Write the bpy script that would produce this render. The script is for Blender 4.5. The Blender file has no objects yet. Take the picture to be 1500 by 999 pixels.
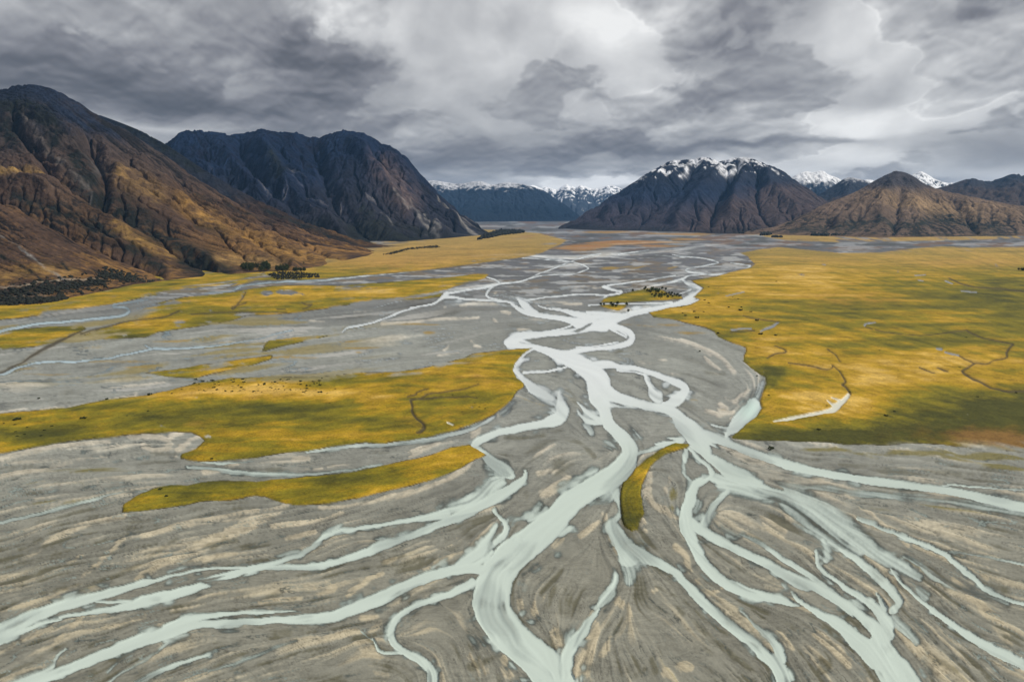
import bpy, math, random
import numpy as np
from mathutils import Vector

# =====================================================================
# camera, sky, sun, exposure
# =====================================================================
SC = bpy.context.scene
COL = SC.collection
CAM_H = 250.0                       # metres above the river flats
F = 1000.0                          # focal length in photo pixels (24 mm on a 36 mm frame)
CX, CY = 750.0, 499.5
HORIZON = 310.0
TH = math.atan((CY - HORIZON) / F)  # camera pitch below the horizon
CT, ST = math.cos(TH), math.sin(TH)

cam_data = bpy.data.cameras.new('camera')
cam = bpy.data.objects.new('camera', cam_data)
COL.objects.link(cam)
cam.location = (0, 0, CAM_H)
cam.rotation_euler = (math.radians(90) - TH, 0, 0)
cam_data.lens = 24.0
cam_data.sensor_width = 36.0
cam_data.clip_start = 1.0
cam_data.clip_end = 200000.0
SC.camera = cam

SC.view_settings.view_transform = 'Standard'
SC.view_settings.look = 'None'
SC.view_settings.exposure = 0.0
SC.view_settings.gamma = 1.0
SC.cycles.volume_bounces = 1
SC.cycles.max_bounces = 5
SC.cycles.diffuse_bounces = 2

SUN_EL, SUN_AZ = math.radians(42), math.radians(98)    # azimuth clockwise from +Y
sun_dir = Vector((math.sin(SUN_AZ) * math.cos(SUN_EL), math.cos(SUN_AZ) * math.cos(SUN_EL), math.sin(SUN_EL)))
sl = bpy.data.lights.new('sun', 'SUN')
sl.energy = 4.0
sl.angle = math.radians(1.0)
sl.color = (1.0, 0.93, 0.82)
sun = bpy.data.objects.new('sun', sl)
COL.objects.link(sun)
sun.rotation_euler = sun_dir.to_track_quat('Z', 'Y').to_euler()
sun.location = (0, 0, 5000)


def pix_dir(px, py):
    """world direction seen at photo pixel (px, py)"""
    dx, dy = px - CX, CY - py
    return dx, CT * F + ST * dy, CT * dy - ST * F


class NT:
    """small helper to write node graphs compactly"""
    def __init__(self, tree):
        self.t = tree

    def n(self, kind, **kw):
        nd = self.t.nodes.new(kind)
        for k, v in kw.items():
            setattr(nd, k, v)
        return nd

    def put(self, sock, v):
        if v is None:
            return
        if hasattr(v, 'is_linked') or isinstance(v, bpy.types.NodeSocket):
            self.t.links.new(v, sock)
        else:
            sock.default_value = v

    def m(self, op, a, b=None, c=None, clamp=False):
        nd = self.n('ShaderNodeMath', operation=op, use_clamp=clamp)
        self.put(nd.inputs[0], a)
        self.put(nd.inputs[1], b)
        self.put(nd.inputs[2], c)
        return nd.outputs[0]

    def vm(self, op, a, b=None, out=0):
        nd = self.n('ShaderNodeVectorMath', operation=op)
        self.put(nd.inputs[0], a)
        self.put(nd.inputs[1], b)
        return nd.outputs[out]

    def scale(self, a, s):
        nd = self.n('ShaderNodeVectorMath', operation='SCALE')
        self.put(nd.inputs[0], a)
        self.put(nd.inputs[3], s)
        return nd.outputs[0]

    def comb(self, x, y, z):
        nd = self.n('ShaderNodeCombineXYZ')
        for i, v in enumerate((x, y, z)):
            self.put(nd.inputs[i], v)
        return nd.outputs[0]

    def noise(self, vec, scale, detail=4.0, rough=0.5, dist=0.0, out='Fac'):
        nd = self.n('ShaderNodeTexNoise')
        self.put(nd.inputs['Vector'], vec)
        nd.inputs['Scale'].default_value = scale
        nd.inputs['Detail'].default_value = detail
        nd.inputs['Roughness'].default_value = rough
        nd.inputs['Distortion'].default_value = dist
        return nd.outputs[out]

    def ramp(self, f, stops, interp='LINEAR'):
        nd = self.n('ShaderNodeValToRGB')
        cr = nd.color_ramp
        cr.interpolation = interp
        while len(cr.elements) < len(stops):
            cr.elements.new(0.5)
        for e, (p, c) in zip(cr.elements, stops):
            e.position = p
            e.color = (c[0], c[1], c[2], 1)
        self.put(nd.inputs[0], f)
        return nd.outputs[0]

    def mix(self, f, a, b, mode='MIX'):
        nd = self.n('ShaderNodeMix', data_type='RGBA', blend_type=mode)
        nd.clamp_factor = True
        self.put(nd.inputs[0], f)
        for s, v in ((nd.inputs[6], a), (nd.inputs[7], b)):
            if isinstance(v, tuple) and len(v) == 3:
                v = (*v, 1)
            self.put(s, v)
        return nd.outputs[2]


# =====================================================================
# numeric helpers
# =====================================================================
rng = np.random.RandomState(7)
_perm = rng.permutation(256)
_perm = np.concatenate([_perm, _perm, _perm])
_ang = rng.rand(256) * 2 * np.pi
_gx, _gy = np.cos(_ang).astype(np.float32), np.sin(_ang).astype(np.float32)


def perlin(x, y, seed=0):
    x = x + seed * 17.31
    y = y - seed * 9.77
    xi, yi = np.floor(x).astype(np.int32), np.floor(y).astype(np.int32)
    xf, yf = (x - xi).astype(np.float32), (y - yi).astype(np.float32)
    u = xf * xf * xf * (xf * (xf * 6 - 15) + 10)
    v = yf * yf * yf * (yf * (yf * 6 - 15) + 10)
    a, b = xi & 255, yi & 255
    pa, pb = _perm[a], _perm[a + 1]

    def gr(p, q, fx, fy):
        h = _perm[p + q]
        return _gx[h] * fx + _gy[h] * fy
    n00, n10 = gr(pa, b, xf, yf), gr(pb, b, xf - 1, yf)
    n01, n11 = gr(pa, b + 1, xf, yf - 1), gr(pb, b + 1, xf - 1, yf - 1)
    n0 = n00 + u * (n10 - n00)
    n1 = n01 + u * (n11 - n01)
    return (n0 + v * (n1 - n0)) * 1.5


def fbm(x, y, lam, octs=4, seed=0, gain=0.5, cell=None):
    """noise of base wavelength lam (metres); octaves finer than the local cell size fade out"""
    s = np.zeros(np.broadcast(x, y).shape, np.float32)
    a, tot = 1.0, 0.0
    for o in range(octs):
        l = lam / 2 ** o
        w = a
        if cell is not None:
            w = a * np.clip(l / (2.2 * cell) - 0.4, 0, 1)
        s += w * perlin(x / l, y / l, seed + o)
        a *= gain
    return s


def sstep(a, b, x):
    t = np.clip((x - a) / (b - a), 0, 1)
    return t * t * (3 - 2 * t)


def smooth(A, k=1, it=1):
    for _ in range(it):
        B = A.copy()
        B[1:-1] = (A[:-2] + 2 * A[1:-1] + A[2:]) / 4
        A = B.copy()
        A[:, 1:-1] = (B[:, :-2] + 2 * B[:, 1:-1] + B[:, 2:]) / 4
    return A


# broad masses of the cloud deck: photo pixel, half-widths, brightness
CLOUDS = [
    (110, 100, 260, 75, -.27), (430, 85, 150, 60, -.30), (550, 98, 50, 24, -.30), (230, 150, 260, 26, -.16),
    (40, 10, 160, 22, .26), (240, 20, 70, 30, .20), (490, 22, 50, 30, .50), (590, 60, 36, 42, .34), (755, 0, 100, 18, .30),
    (640, 20, 40, 30, .10), (880, 20, 90, 30, .22), (1060, 50, 62, 36, -.40), (940, 40, 60, 30, .25),
    (1190, 40, 90, 26, .30), (1250, 92, 80, 14, .32), (1400, 75, 110, 26, -.14), (1100, 145, 150, 16, -.26), (1330, 60, 60, 14, .2), (1240, 175, 90, 20, .22), (820, 120, 70, 18, -.14), (930, 160, 90, 8, .14), (960, 120, 80, 20, .15),
    (880, 175, 170, 18, -.04), (700, 110, 110, 45, .30), (340, 108, 60, 22, .30), (250, 165, 220, 12, -.08),
    (640, 225, 280, 16, -.30), (900, 212, 220, 12, -.28), (1120, 209, 150, 6, -.34), (700, 243, 110, 10, -.16),
    (860, 268, 90, 8, .60), (1220, 240, 160, 16, .34), (1360, 150, 150, 34, .22), (1440, 215, 70, 14, -.14), (330, 180, 120, 12, .06),
    (1460, 248, 100, 9, .16), (1250, 130, 420, 120, .12), (860, 130, 160, 70, .06), (1000, 180, 120, 12, .05), (220, 197, 70, 7, .30), (770, 60, 140, 34, .10), (1490, 5, 70, 16, -.25),
]


def cloud_light(az, el):
    """radiance of a broken overcast: three decks of cloud over a bright upper layer"""
    elc = np.maximum(el, 0.0)
    lg = 3.9 * np.log(np.sin(elc) + 0.10)
    u, v = az * 8.0, lg
    wu = fbm(u, v, 1.6, 4, 101)
    wv = fbm(u, v, 1.6, 4, 107)
    b0 = fbm(u, v, 0.6, 5, 111, 0.6)
    macro = np.zeros(az.shape, np.float32)
    a_w, e_w = az + 0.035 * wu + 0.012 * b0, el + 0.016 * wv + 0.010 * b0 * np.clip(0.25 + el * 3, 0, 1)
    for (px, py, rx, ry, amp) in CLOUDS:
        dx, dy, dz = pix_dir(px, py)
        a0, e0 = math.atan2(dx, dy), math.atan2(dz, math.hypot(dx, dy))
        macro += amp * np.exp(-0.8 * (((a_w - a0) * 1150.0 / rx) ** 2 + ((e_w - e0) * 1000.0 / ry) ** 2))
    U, V = u + 0.15 * wu, v + 0.13 * wv

    def billow(x, y, lam, octs, seed, gain=0.5):
        s, a = 0.0, 1.0
        for o in range(octs):
            n = perlin(x / lam * 2 ** o, y / lam * 2 ** o, seed + o)
            s = s + a * (np.sqrt(n * n + 0.02) - 0.33)
            a *= gain
        return s
    d1 = fbm(U, V, 2.1, 8, 121, 0.50)
    d2 = fbm(U + 4, V + 0.2 * wu, 1.15, 7, 131, 0.50)
    b1 = -billow(U, V, 1.3, 7, 141, 0.50)
    up = 0.07
    d1u = fbm(U, V + up, 2.1, 5, 121, 0.50)
    b1u = -billow(U, V + up, 1.3, 5, 141, 0.48)
    b1d = -billow(U, V, 1.3, 5, 141, 0.48)
    d1d = fbm(U, V, 2.1, 5, 121, 0.50)
    relief = (d1d - d1u) * 1.2 - (b1d - b1u) * 0.9
    relief = relief * np.clip(0.35 + 5 * elc, 0, 1)
    # upper bright layer
    val = 0.65 + 0.62 * macro + 0.16 * d1 - 0.16 * b1
    # mid-grey deck with wispy edges
    m1 = sstep(-0.22, 0.14, 0.9 * d1 + 0.35 * b1 - 1.1 * macro)
    val = val + (0.55 + 0.70 * macro + 0.60 * relief - 0.16 * b1 - val) * m1 * 0.8
    # lower dark scud
    m2 = sstep(0.05, 0.30, 0.9 * d2 + 0.3 * b1 - 1.0 * macro - 0.05)
    val = val + (0.42 + 0.55 * macro + 0.55 * relief - 0.10 * b1 - val) * m2 * 0.7
    # thin bright rims where the decks part
    rim = np.exp(-((m1 - 0.35) / 0.18) ** 2) * sstep(-.1, .3, macro + .2 * d2)
    val = val + 0.08 * rim
    stops = [0.0, .2, .4, .6, .8, 1.0]
    r = np.interp(val, stops, [.078, .130, .235, .39, .62, .92])
    g = np.interp(val, stops, [.079, .131, .235, .392, .622, .92])
    b = np.interp(val, stops, [.090, .146, .254, .405, .625, .91])
    return np.stack([r, g, b], -1).astype(np.float32)


def build_world():
    """physical sky behind a computed cloud deck; the deck is worked out here, number by number"""
    w = bpy.data.worlds.new('World')
    SC.world = w
    w.use_nodes = True
    t = w.node_tree
    t.nodes.clear()
    g = NT(t)
    NW, NH = 4096, 2048
    img = bpy.data.images.new('cloud_deck', NW, NH, float_buffer=True, is_data=True)
    buf = np.ones((NH, NW, 4), np.float32)
    az = ((np.arange(NW) + .5) / NW - .5) * 2 * math.pi
    el = ((np.arange(NH) + .5) / NH - .5) * math.pi
    up = el > -0.02
    elu = el[up].astype(np.float32)
    q = 4
    # coarse all round, fine where cloud detail is close to the horizon ahead
    A, E = np.meshgrid(az[::q].astype(np.float32), elu[::q])
    c = cloud_light(A, E)
    k = len(az) // q // 12
    f = sstep(0, k, np.arange(k))[None, :, None]
    c[:, :k] = cloud_light(A[:, :k] + 2 * math.pi, E[:, :k]) * (1 - f) + c[:, :k] * f
    c = np.repeat(np.repeat(c, q, 0), q, 1)[:len(elu)]
    c = np.stack([smooth(c[..., i], it=3) for i in range(3)], -1)
    ja, jb = np.searchsorted(az, -1.05), np.searchsorted(az, 1.05)
    ib = np.searchsorted(elu, 0.55)
    A, E = np.meshgrid(az[ja:jb].astype(np.float32), elu[:ib])
    hi = cloud_light(A, E)
    wgt = (sstep(0, 120, np.arange(jb - ja)) * sstep(0, 120, np.arange(jb - ja)[::-1]))[None, :] * sstep(0, 80, np.arange(ib)[::-1])[:, None]
    c[:ib, ja:jb] += (hi - c[:ib, ja:jb]) * wgt[..., None]
    # an overcast sky is brighter overhead than near the horizon
    c *= (1 + 0.5 * np.maximum(np.sin(elu) - 0.32, 0))[:, None, None]
    buf[up, :, :3] = c
    buf[~up, :, :3] = (0.20, 0.20, 0.21)
    img.pixels.foreach_set(buf.ravel())
    img.update()
    out = g.n('ShaderNodeOutputWorld')
    bg = g.n('ShaderNodeBackground')
    t.links.new(bg.outputs[0], out.inputs[0])
    sky = g.n('ShaderNodeTexSky')
    sky.sky_type = 'NISHITA'
    sky.sun_disc = False
    sky.sun_elevation = SUN_EL
    sky.sun_rotation = SUN_AZ
    tc = g.n('ShaderNodeTexCoord')
    env = g.n('ShaderNodeTexEnvironment')
    env.image = img
    # image centre looks along +Y
    mp = g.n('ShaderNodeVectorRotate', rotation_type='Z_AXIS')
    t.links.new(tc.outputs['Generated'], mp.inputs['Vector'])
    mp.inputs['Angle'].default_value = ENV_TURN
    t.links.new(mp.outputs[0], env.inputs[0])
    mixc = g.mix(0.96, g.scale(sky.outputs[0], 0.10), env.outputs[0])
    t.links.new(mixc, bg.inputs[0])
    bg.inputs[1].default_value = 1.0


ENV_TURN = -math.pi / 2
build_world()

# =====================================================================
# mesh helpers
# =====================================================================
def ground(px, py):
    dx, dy, dz = pix_dir(np.asarray(px, float), np.asarray(py, float))
    k = -CAM_H / dz
    return dx * k, dy * k


def catmull(P, n=5):
    P = np.asarray(P, float)
    if len(P) < 3:
        return P
    Q = np.vstack([2 * P[0] - P[1], P, 2 * P[-1] - P[-2]])
    out = []
    t = np.linspace(0, 1, n, endpoint=False)[:, None]
    for i in range(1, len(Q) - 2):
        a, b, c, d = Q[i - 1], Q[i], Q[i + 1], Q[i + 2]
        out.append(0.5 * ((2 * b) + (-a + c) * t + (2 * a - 5 * b + 4 * c - d) * t * t + (-a + 3 * b - 3 * c + d) * t ** 3))
    out.append(P[-1:])
    return np.vstack(out)


def lic_field(src, ui, vi, length, step=1.5):
    """smear noise along a direction field given in grid steps"""
    R, C = src.shape
    src = src.astype(np.float32)
    sr, ur, vr = src.ravel(), ui.ravel(), vi.ravel()
    acc = src.copy()
    jj, ii = np.meshgrid(np.arange(R, dtype=np.float32), np.arange(C, dtype=np.float32), indexing='ij')
    cnt = 1.0
    for sgn in (1, -1):
        x, y = ii.copy(), jj.copy()
        pu = ui * sgn
        pv = vi * sgn
        for k in range(length):
            x += pu * step
            y += pv * step
            a = np.clip(x + .5, 0, C - 1).astype(np.int32)
            b = np.clip(y + .5, 0, R - 1).astype(np.int32)
            idx = b * C + a
            nu, nv = ur[idx], vr[idx]
            flip = np.where(nu * pu + nv * pv < 0, -1.0, 1.0).astype(np.float32)
            pu, pv = nu * flip, nv * flip
            w = 1 - k / (length + 1)
            acc += w * sr[idx]
            cnt += w * w
    acc /= math.sqrt(cnt)
    acc -= acc.mean()
    return acc / acc.std()


def new_obj(name, me, mat=None, parent=None, **props):
    o = bpy.data.objects.new(name, me)
    COL.objects.link(o)
    if mat:
        me.materials.append(mat)
    if parent:
        o.parent = parent
    for k, v in props.items():
        o[k] = v
    return o


def mesh_from(name, co, faces, colors=None, extra=None, smooth_shade=True):
    """co (n,3), faces (m,4) or (m,3) int arrays; attributes per vertex"""
    me = bpy.data.meshes.new(name)
    k = faces.shape[1]
    me.vertices.add(len(co))
    me.vertices.foreach_set('co', np.ascontiguousarray(co, np.float32).ravel())
    me.loops.add(faces.size)
    me.loops.foreach_set('vertex_index', np.ascontiguousarray(faces, np.int32).ravel())
    me.polygons.add(len(faces))
    me.polygons.foreach_set('loop_start', np.arange(0, faces.size, k, dtype=np.int32))
    me.polygons.foreach_set('loop_total', np.full(len(faces), k, np.int32))
    if smooth_shade:
        me.polygons.foreach_set('use_smooth', np.ones(len(faces), bool))
    me.update(calc_edges=True)
    if colors is not None:
        at = me.attributes.new('albedo', 'FLOAT_COLOR', 'POINT')
        c4 = np.ones((len(co), 4), np.float32)
        c4[:, :3] = colors
        at.data.foreach_set('color', c4.ravel())
    for nm, arr in (extra or {}).items():
        at = me.attributes.new(nm, 'FLOAT', 'POINT')
        at.data.foreach_set('value', np.ascontiguousarray(arr, np.float32).ravel())
    return me


def grid_subset(mask_faces, co, colors, extra, name):
    """cut a set of faces (bool array over the grid's quads) out as a mesh of its own"""
    R, C = co.shape[:2]
    r, c = np.nonzero(mask_faces)
    v = r * C + c
    q = np.stack([v, v + 1, v + C + 1, v + C], 1)
    u, inv = np.unique(q, return_inverse=True)
    inv = inv.reshape(q.shape)
    return mesh_from(name, co.reshape(-1, 3)[u], inv, colors.reshape(-1, 3)[u],
                     {k: a.reshape(-1)[u] for k, a in extra.items()})


def poly_mask(X, Y, pts):
    """inside test of a polygon on a window of points"""
    pts = np.asarray(pts, float)
    ins = np.zeros(X.shape, bool)
    n = len(pts)
    for i in range(n):
        x0, y0 = pts[i]
        x1, y1 = pts[(i + 1) % n]
        if y0 == y1:
            continue
        c = ((Y > y0) != (Y > y1)) & (X < (x1 - x0) * (Y - y0) / (y1 - y0) + x0)
        ins ^= c
    return ins


def seg_dist(X, Y, x0, y0, x1, y1, r0=0., r1=0.):
    dx, dy = x1 - x0, y1 - y0
    L = dx * dx + dy * dy + 1e-9
    t = np.clip(((X - x0) * dx + (Y - y0) * dy) / L, 0, 1)
    return np.hypot(X - x0 - t * dx, Y - y0 - t * dy) - (r0 + t * (r1 - r0))

# =====================================================================
# survey of the valley floor: plan positions read off the photograph
# (photo pixels; projected onto the ground below)
# =====================================================================
# milky water: (opacity, softness, [x, y, half-width ...])
WATER = [
    # trunk stream, from the upper confluence to the bottom edge
    (1, 2, [870,482,9, 845,485,6, 815,488,5, 790,489,5, 765,492,6, 750,498,8, 746,503,7, 762,506,5, 785,509,5, 815,518,9, 840,528,13, 860,540,15, 873,552,17, 878,565,18, 877,578,17, 882,590,13, 886,602,9, 888,612,9, 893,622,10, 903,632,10, 914,642,11, 922,655,13, 923,668,14, 915,682,17, 900,697,18, 880,708,18, 855,722,17, 836,736,18, 818,755,20, 795,778,23, 770,798,24, 750,815,25, 733,835,27, 723,860,29, 720,885,30, 731,910,28, 752,935,27, 782,960,28, 806,985,31, 815,1015,35, 818,1060,38, 820,1110,42]),
    (1, 2, [878,893,1, 868,905,5, 856,922,8, 843,938,9, 832,958,10, 827,975,12, 818,995,20]),
    (.65, 4, [905,842,2, 900,855,5, 893,870,9, 882,882,8, 876,890,3]),
    # upper reach, west hub
    (1, 1.2, [600,450,1, 632,446,1.5, 645,438,3, 652,433,5, 655,430,4]),
    (1, 1.2, [650,434,4, 680,438,2, 720,441,1.8, 745,443,2, 752,447,3, 765,456,4, 785,461,4, 810,465,3.5, 835,469,5, 850,474,9, 865,478,13, 880,480,13]),
    (1, 1.2, [652,431,3, 680,426,1.8, 712,421,3, 730,416,1.8, 726,410,1.8, 713,406,1.3]),
    (1, 1, [730,416,1.4, 760,413,1.4, 776,408,1.6, 800,403,1.2, 838,402,1.4, 855,397,1.6, 862,393,1.3, 850,387,1.3, 835,384,2, 820,381,1.2, 800,379,.8]),
    (1, 1, [776,408,1.4, 790,401,1, 810,394,1.2, 830,386,1.5, 850,379,.8, 866,374,.8]),
    (1, 1, [765,378,1.5, 785,379,.8, 830,384,1]),
    (1, 1.2, [722,420,2, 714,428,2.3, 713,434,2.3, 722,438,2, 745,443,2]),
    (1, 2, [760,439,3, 768,447,7, 777,454,6, 786,458,4]),
    (1, 1, [770,440,1.5, 800,436,1, 820,434,1, 860,431,1, 887,433,.8]),
    (1, 1.5, [810,452,1.5, 830,456,4, 850,462,5, 870,464,4, 900,463,4]),
    (1, 1, [788,447,1, 800,452,1.4, 830,456,2]),
    (.9, 1.5, [860,458,2.5, 885,459,2.5, 910,461,2]),
    (1, 1.5, [1098,389,1.4, 1098,391,1.6, 1090,395,1.4, 1062,401,1, 1045,403,1.6, 1030,401,1.6, 1012,399,1.8, 1005,396,2.2, 1012,393,1.2, 1030,390,1.2, 1045,387,1.6, 1052,385,1.8, 1042,381,1.6, 1025,378,1.1, 1000,376,.7, 985,373,.7]),
    (1, 1.5, [1060,403,1, 1035,402,1.6, 1010,404,1.6, 1002,408,2, 988,412,2.4, 978,414,1.5]),
    (1, 1.5, [1098,389,1, 1085,387,1, 1070,385,.8]),
    (1, 2, [1000,410,2.5, 1008,416,3.5, 1021,420,5, 1026,424,5, 1021,430,6, 1013,436,7, 1005,442,8, 990,448,6, 965,453,5, 940,457,5, 920,462,5, 900,468,6, 885,474,9, 870,480,12]),
    (1, 1.5, [1024,439,2, 1018,441,3, 1010,441,3]), (.9, 1, [996,431,1, 1012,424,2]),
    (1, 1.2, [882,420,1, 886,420,4, 893,423,3, 905,426,2.2, 911,427,1.8, 906,430,1.5, 890,433,1, 887,437,.8, 893,441,1, 902,442,.8]),
    (1, 1, [890,418,2, 920,414,1.3, 945,411,1.2, 970,407,.9, 990,404,.8]),
    (1, 1, [862,447,1, 885,446,.8, 950,445,1.2, 985,443,1.6]),
    (.8, 1, [868,374,1.2, 880,372,.9]), (.8, 1, [905,373,1, 925,370,.8, 950,366,.6]),
    (.8, 1, [960,374,.9, 985,376,.8, 1005,378,.8]), 
    
    # east loop below the hub
    (1, 2, [897,478,5, 913,482,4, 924,489,5, 926,496,5, 919,503,5, 900,508,4, 880,510,3.5, 850,513,4, 830,519,6]),
    (.8, 1.5, [902,475,1.6, 905,481,1.5, 918,491,1.5]), (.85, 1.5, [890,478,3, 905,487,1.5, 918,494,1.5]),
    (.9, 1, [843,509,1, 862,508,1, 890,504,1.2, 905,500,2]),
    (.9, 1, [800,487,2, 820,482,1.5, 834,478,1, 840,474,1]),
    # west arm along the big flat
    (1, 2, [780,511,2, 765,520,3, 755,533,3, 753,541,3, 762,549,3.5, 770,559,6, 782,570,9, 796,577,8, 810,584,5]),
    (.75, 6, [790,573,11, 803,582,10, 812,588,8]),
    (1, 2, [819,574,1, 820,583,4, 822,596,9, 824,606,10, 812,615,9, 795,620,7, 770,625,6, 740,631,5.5, 715,639,5.5, 700,647,6, 696,655,5.5, 703,662,6, 713,670,7, 728,682,10, 741,691,10, 750,697,5]),
    (1, 1, [830,537,2, 815,541,1.6, 800,544,2.2, 768,546,2]),
    (.7, 9, [733,686,14, 735,700,15, 722,716,14, 700,731,12, 678,742,11, 655,751,9]),
    (1, 2, [769,690,1.5, 768,700,6, 753,712,8, 735,723,9, 712,737,9, 690,747,9, 668,758,8, 650,765,7]),
    (.95, 1, [768,690,2, 771,695,2, 768,702,3]),
    (.9, 2.5, [655,751,8, 630,757,6, 600,762,4, 562,768,3.2, 525,773,3, 495,778,3.2, 475,787,4.2, 466,796,4.5, 452,806,4, 437,814,4.2, 400,824,4.5, 375,831,5, 350,838,6]),
    (.95, 2.5, [650,765,7, 625,776,6, 600,785,5, 580,793,6, 560,799,8, 530,811,7, 487,824,5, 450,830,4.2, 412,831,4.2, 375,831,5, 350,838,6]),
    (.95, 2.5, [350,838,6, 325,845,7, 287,859,8, 250,871,9, 212,880,9, 187,888,7, 150,894,5, 112,899,3, 87,904,1.5]),
    (.95, 2, [375,829,3, 340,832,2.2, 310,832,1.8, 285,835,2.2, 240,846,3.5, 200,857,6, 160,868,7, 125,878,8, 90,888,8, 50,902,10, 20,917,13, 0,928,15, -40,948,17, -120,985,18]),
    (.95, 2, [-30,950,6, 0,937,6, 30,925,4.5, 60,914,2.5, 90,907,1.5]),
    (.8, 1.5, [118,878,1.2, 150,881,2, 190,881,2.6, 215,880,5]),
    # third strand, from the trunk to the lower left
    (.95, 2.5, [715,838,8, 695,832,9, 670,833,9, 637,841,9, 600,856,10, 562,874,11, 525,889,10, 487,902,9, 450,906,8, 412,907,6.5, 375,909,6, 337,911,6, 287,914,7, 262,921,10, 225,932,10, 175,949,10, 125,969,9, 87,984,9, 50,995,10, 15,1010,12, -60,1040,14]),
    (.9, 2.5, [400,897,2, 375,897,2, 337,898,4, 300,902,6, 268,910,9, 245,922,8]),
    (.8, 2, [96,950,1.5, 82,965,2, 75,978,4, 50,990,4]), (.6, 1.5, [395,897,2, 425,894,1, 440,896,1]),
    (.9, 2, [692,852,7, 680,859,7, 662,869,6, 625,881,5, 597,893,5, 579,908,5.5, 573,924,6, 577,941,6.5, 592,954,5.5, 612,964,7, 627,975,8, 634,989,9, 632,1004,9, 622,1030,10]),
    (.9, 1.5, [546,936,.8, 552,948,2, 562,956,2.4, 590,957,2]), (.5, 1.5, [530,925,.8, 548,940,1]),
    (.9, 2, [724,748,3.5, 731,756,3, 740,765,4, 742,777,5, 735,788,6, 726,795,5]),
    (.9, 4, [728,768,1, 720,780,4, 711,793,8, 702,808,11, 684,820,9, 670,831,9]), (.9, 2, [720,808,3, 705,822,5, 690,830,6]),
    (.8, 2, [200,1001,6, 237,982,5, 275,967,3.2, 307,959,1.5]), (.45, 2, [306,983,1.5, 340,973,2, 375,961,3, 400,950,3, 420,944,2.6, 434,939,1.5]),
    (.5, 2, [160,1001,2, 178,985,2, 205,972,2, 230,955,2.2, 246,941,2.5]), (.4, 2, [158,985,3, 175,965,2, 200,950,1.5]),
    # east channel round the lens bars
    (1, 2, [868,536,8, 890,534,6, 905,537,4, 935,541,4, 965,550,4.5, 990,560,5.5, 1005,568,6, 1000,577,8, 988,588,9, 975,595,9]),
    (.85, 2.5, [945,553,4, 950,565,5, 956,575,7, 965,584,8]), (.8, 2, [905,542,2.5, 930,547,1.5, 955,549,1]), (.7, 4, [975,563,5, 983,556,3]),
    (1, 2.5, [885,574,13, 905,582,9, 930,590,7, 955,596,7, 975,598,8, 988,606,9, 1000,620,13, 1013,632,16, 1022,642,18, 1030,652,15, 1040,662,14, 1060,680,15, 1082,695,14, 1103,705,9, 1125,713,6, 1140,718,4, 1149,720,2.5]),
    (.8, 3, [885,590,6, 910,600,6, 945,606,5, 975,612,5, 990,618,6]),
    (1, 2, [1035,638,9, 1055,645,8, 1080,655,7, 1105,665,7.5, 1140,677,7, 1180,687,7, 1220,695,6.5, 1250,700,6.5, 1300,707,6.5, 1350,714,6.5, 1400,721,7, 1450,732,7.5, 1500,743,8, 1560,756,8, 1640,775,9]),
    (.9, 1, [1380,712,.8, 1400,711,1, 1450,715,1.2, 1500,718,1.2, 1600,724,1.4]),
    (.74, 12, [1060,708,14, 1100,716,14, 1140,720,14, 1170,732,15, 1200,750,17, 1235,774,18, 1270,800,12, 1300,820,8, 1330,837,5, 1345,846,3]),
    (.6, 9, [1150,735,10, 1190,765,12, 1230,795,10, 1260,812,5]),
    (.5, 5, [1140,713,5, 1200,715,4, 1250,723,4, 1350,729,5, 1450,743,6, 1520,755,6]),
    (.75, 9, [1045,700,8, 1075,706,10, 1105,712,8]),
    (.9, 2.5, [1060,668,3, 1085,680,3, 1115,690,3]),
    # branch east of the crescent
    (.9, 2, [1008,654,2, 1018,664,3, 1033,678,3.5, 1041,687,4, 1043,695,4.5, 1036,702,4, 1020,710,8, 1013,725,9, 1009,740,9, 1005,755,10, 1005,770,11, 1012,785,10, 1018,800,9, 1024,813,9, 1034,829,9, 1048,843,9, 1065,855,9, 1090,866,8.5, 1120,873,7.5, 1150,880,6, 1170,888,2]),
    (.6, 5, [1005,658,3, 1003,675,3, 1001,690,2, 1012,702,3]),
    (.9, 2.5, [1012,765,9, 1030,777,8, 1052,791,7.5, 1075,803,7, 1100,815,7, 1125,826,7.5, 1148,840,9, 1170,852,11, 1198,864,10, 1225,877,9, 1250,894,9, 1275,914,10, 1290,932,14, 1288,950,20, 1300,969,24, 1315,989,27, 1328,1010,28, 1345,1045,30, 1370,1090,32]),
    (.8, 2.5, [1085,783,1, 1105,792,2.5, 1125,803,3.5, 1150,821,4, 1187,843,5, 1212,862,6, 1235,880,5]),
    (.9, 2, [1160,868,2, 1168,876,4, 1180,886,5, 1200,899,7, 1225,911,9, 1245,929,12, 1265,946,15, 1285,962,20]),
    (.85, 4, [1043,698,3.5, 1055,708,4, 1066,716,4.5, 1058,727,4.5, 1046,740,5, 1038,753,6, 1033,765,8]), (.7, 2, [1064,716,3, 1080,719,2.5]),
    (.5, 5, [1025,735,6, 1020,750,5]),
    # branch between the trunk and the crescent
    (.85, 4, [900,720,9, 907,735,5, 909,752,4, 898,765,7, 897,772,11, 906,786,14, 917,802,16, 922,815,18]),
    (.6, 9, [922,818,16, 925,835,13, 922,850,8]),
    (.9, 2, [925,805,12, 945,816,11, 970,827,7, 988,837,6.5, 1005,854,7, 1025,876,8, 1050,899,8, 1075,921,8, 1100,939,8, 1117,956,9, 1130,967,10, 1142,980,12, 1148,1000,13, 1150,1030,13]),
    (.8, 3, [1085,895,1, 1105,915,2, 1125,932,5, 1140,949,8, 1143,965,10]),
    # lower right strands
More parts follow.
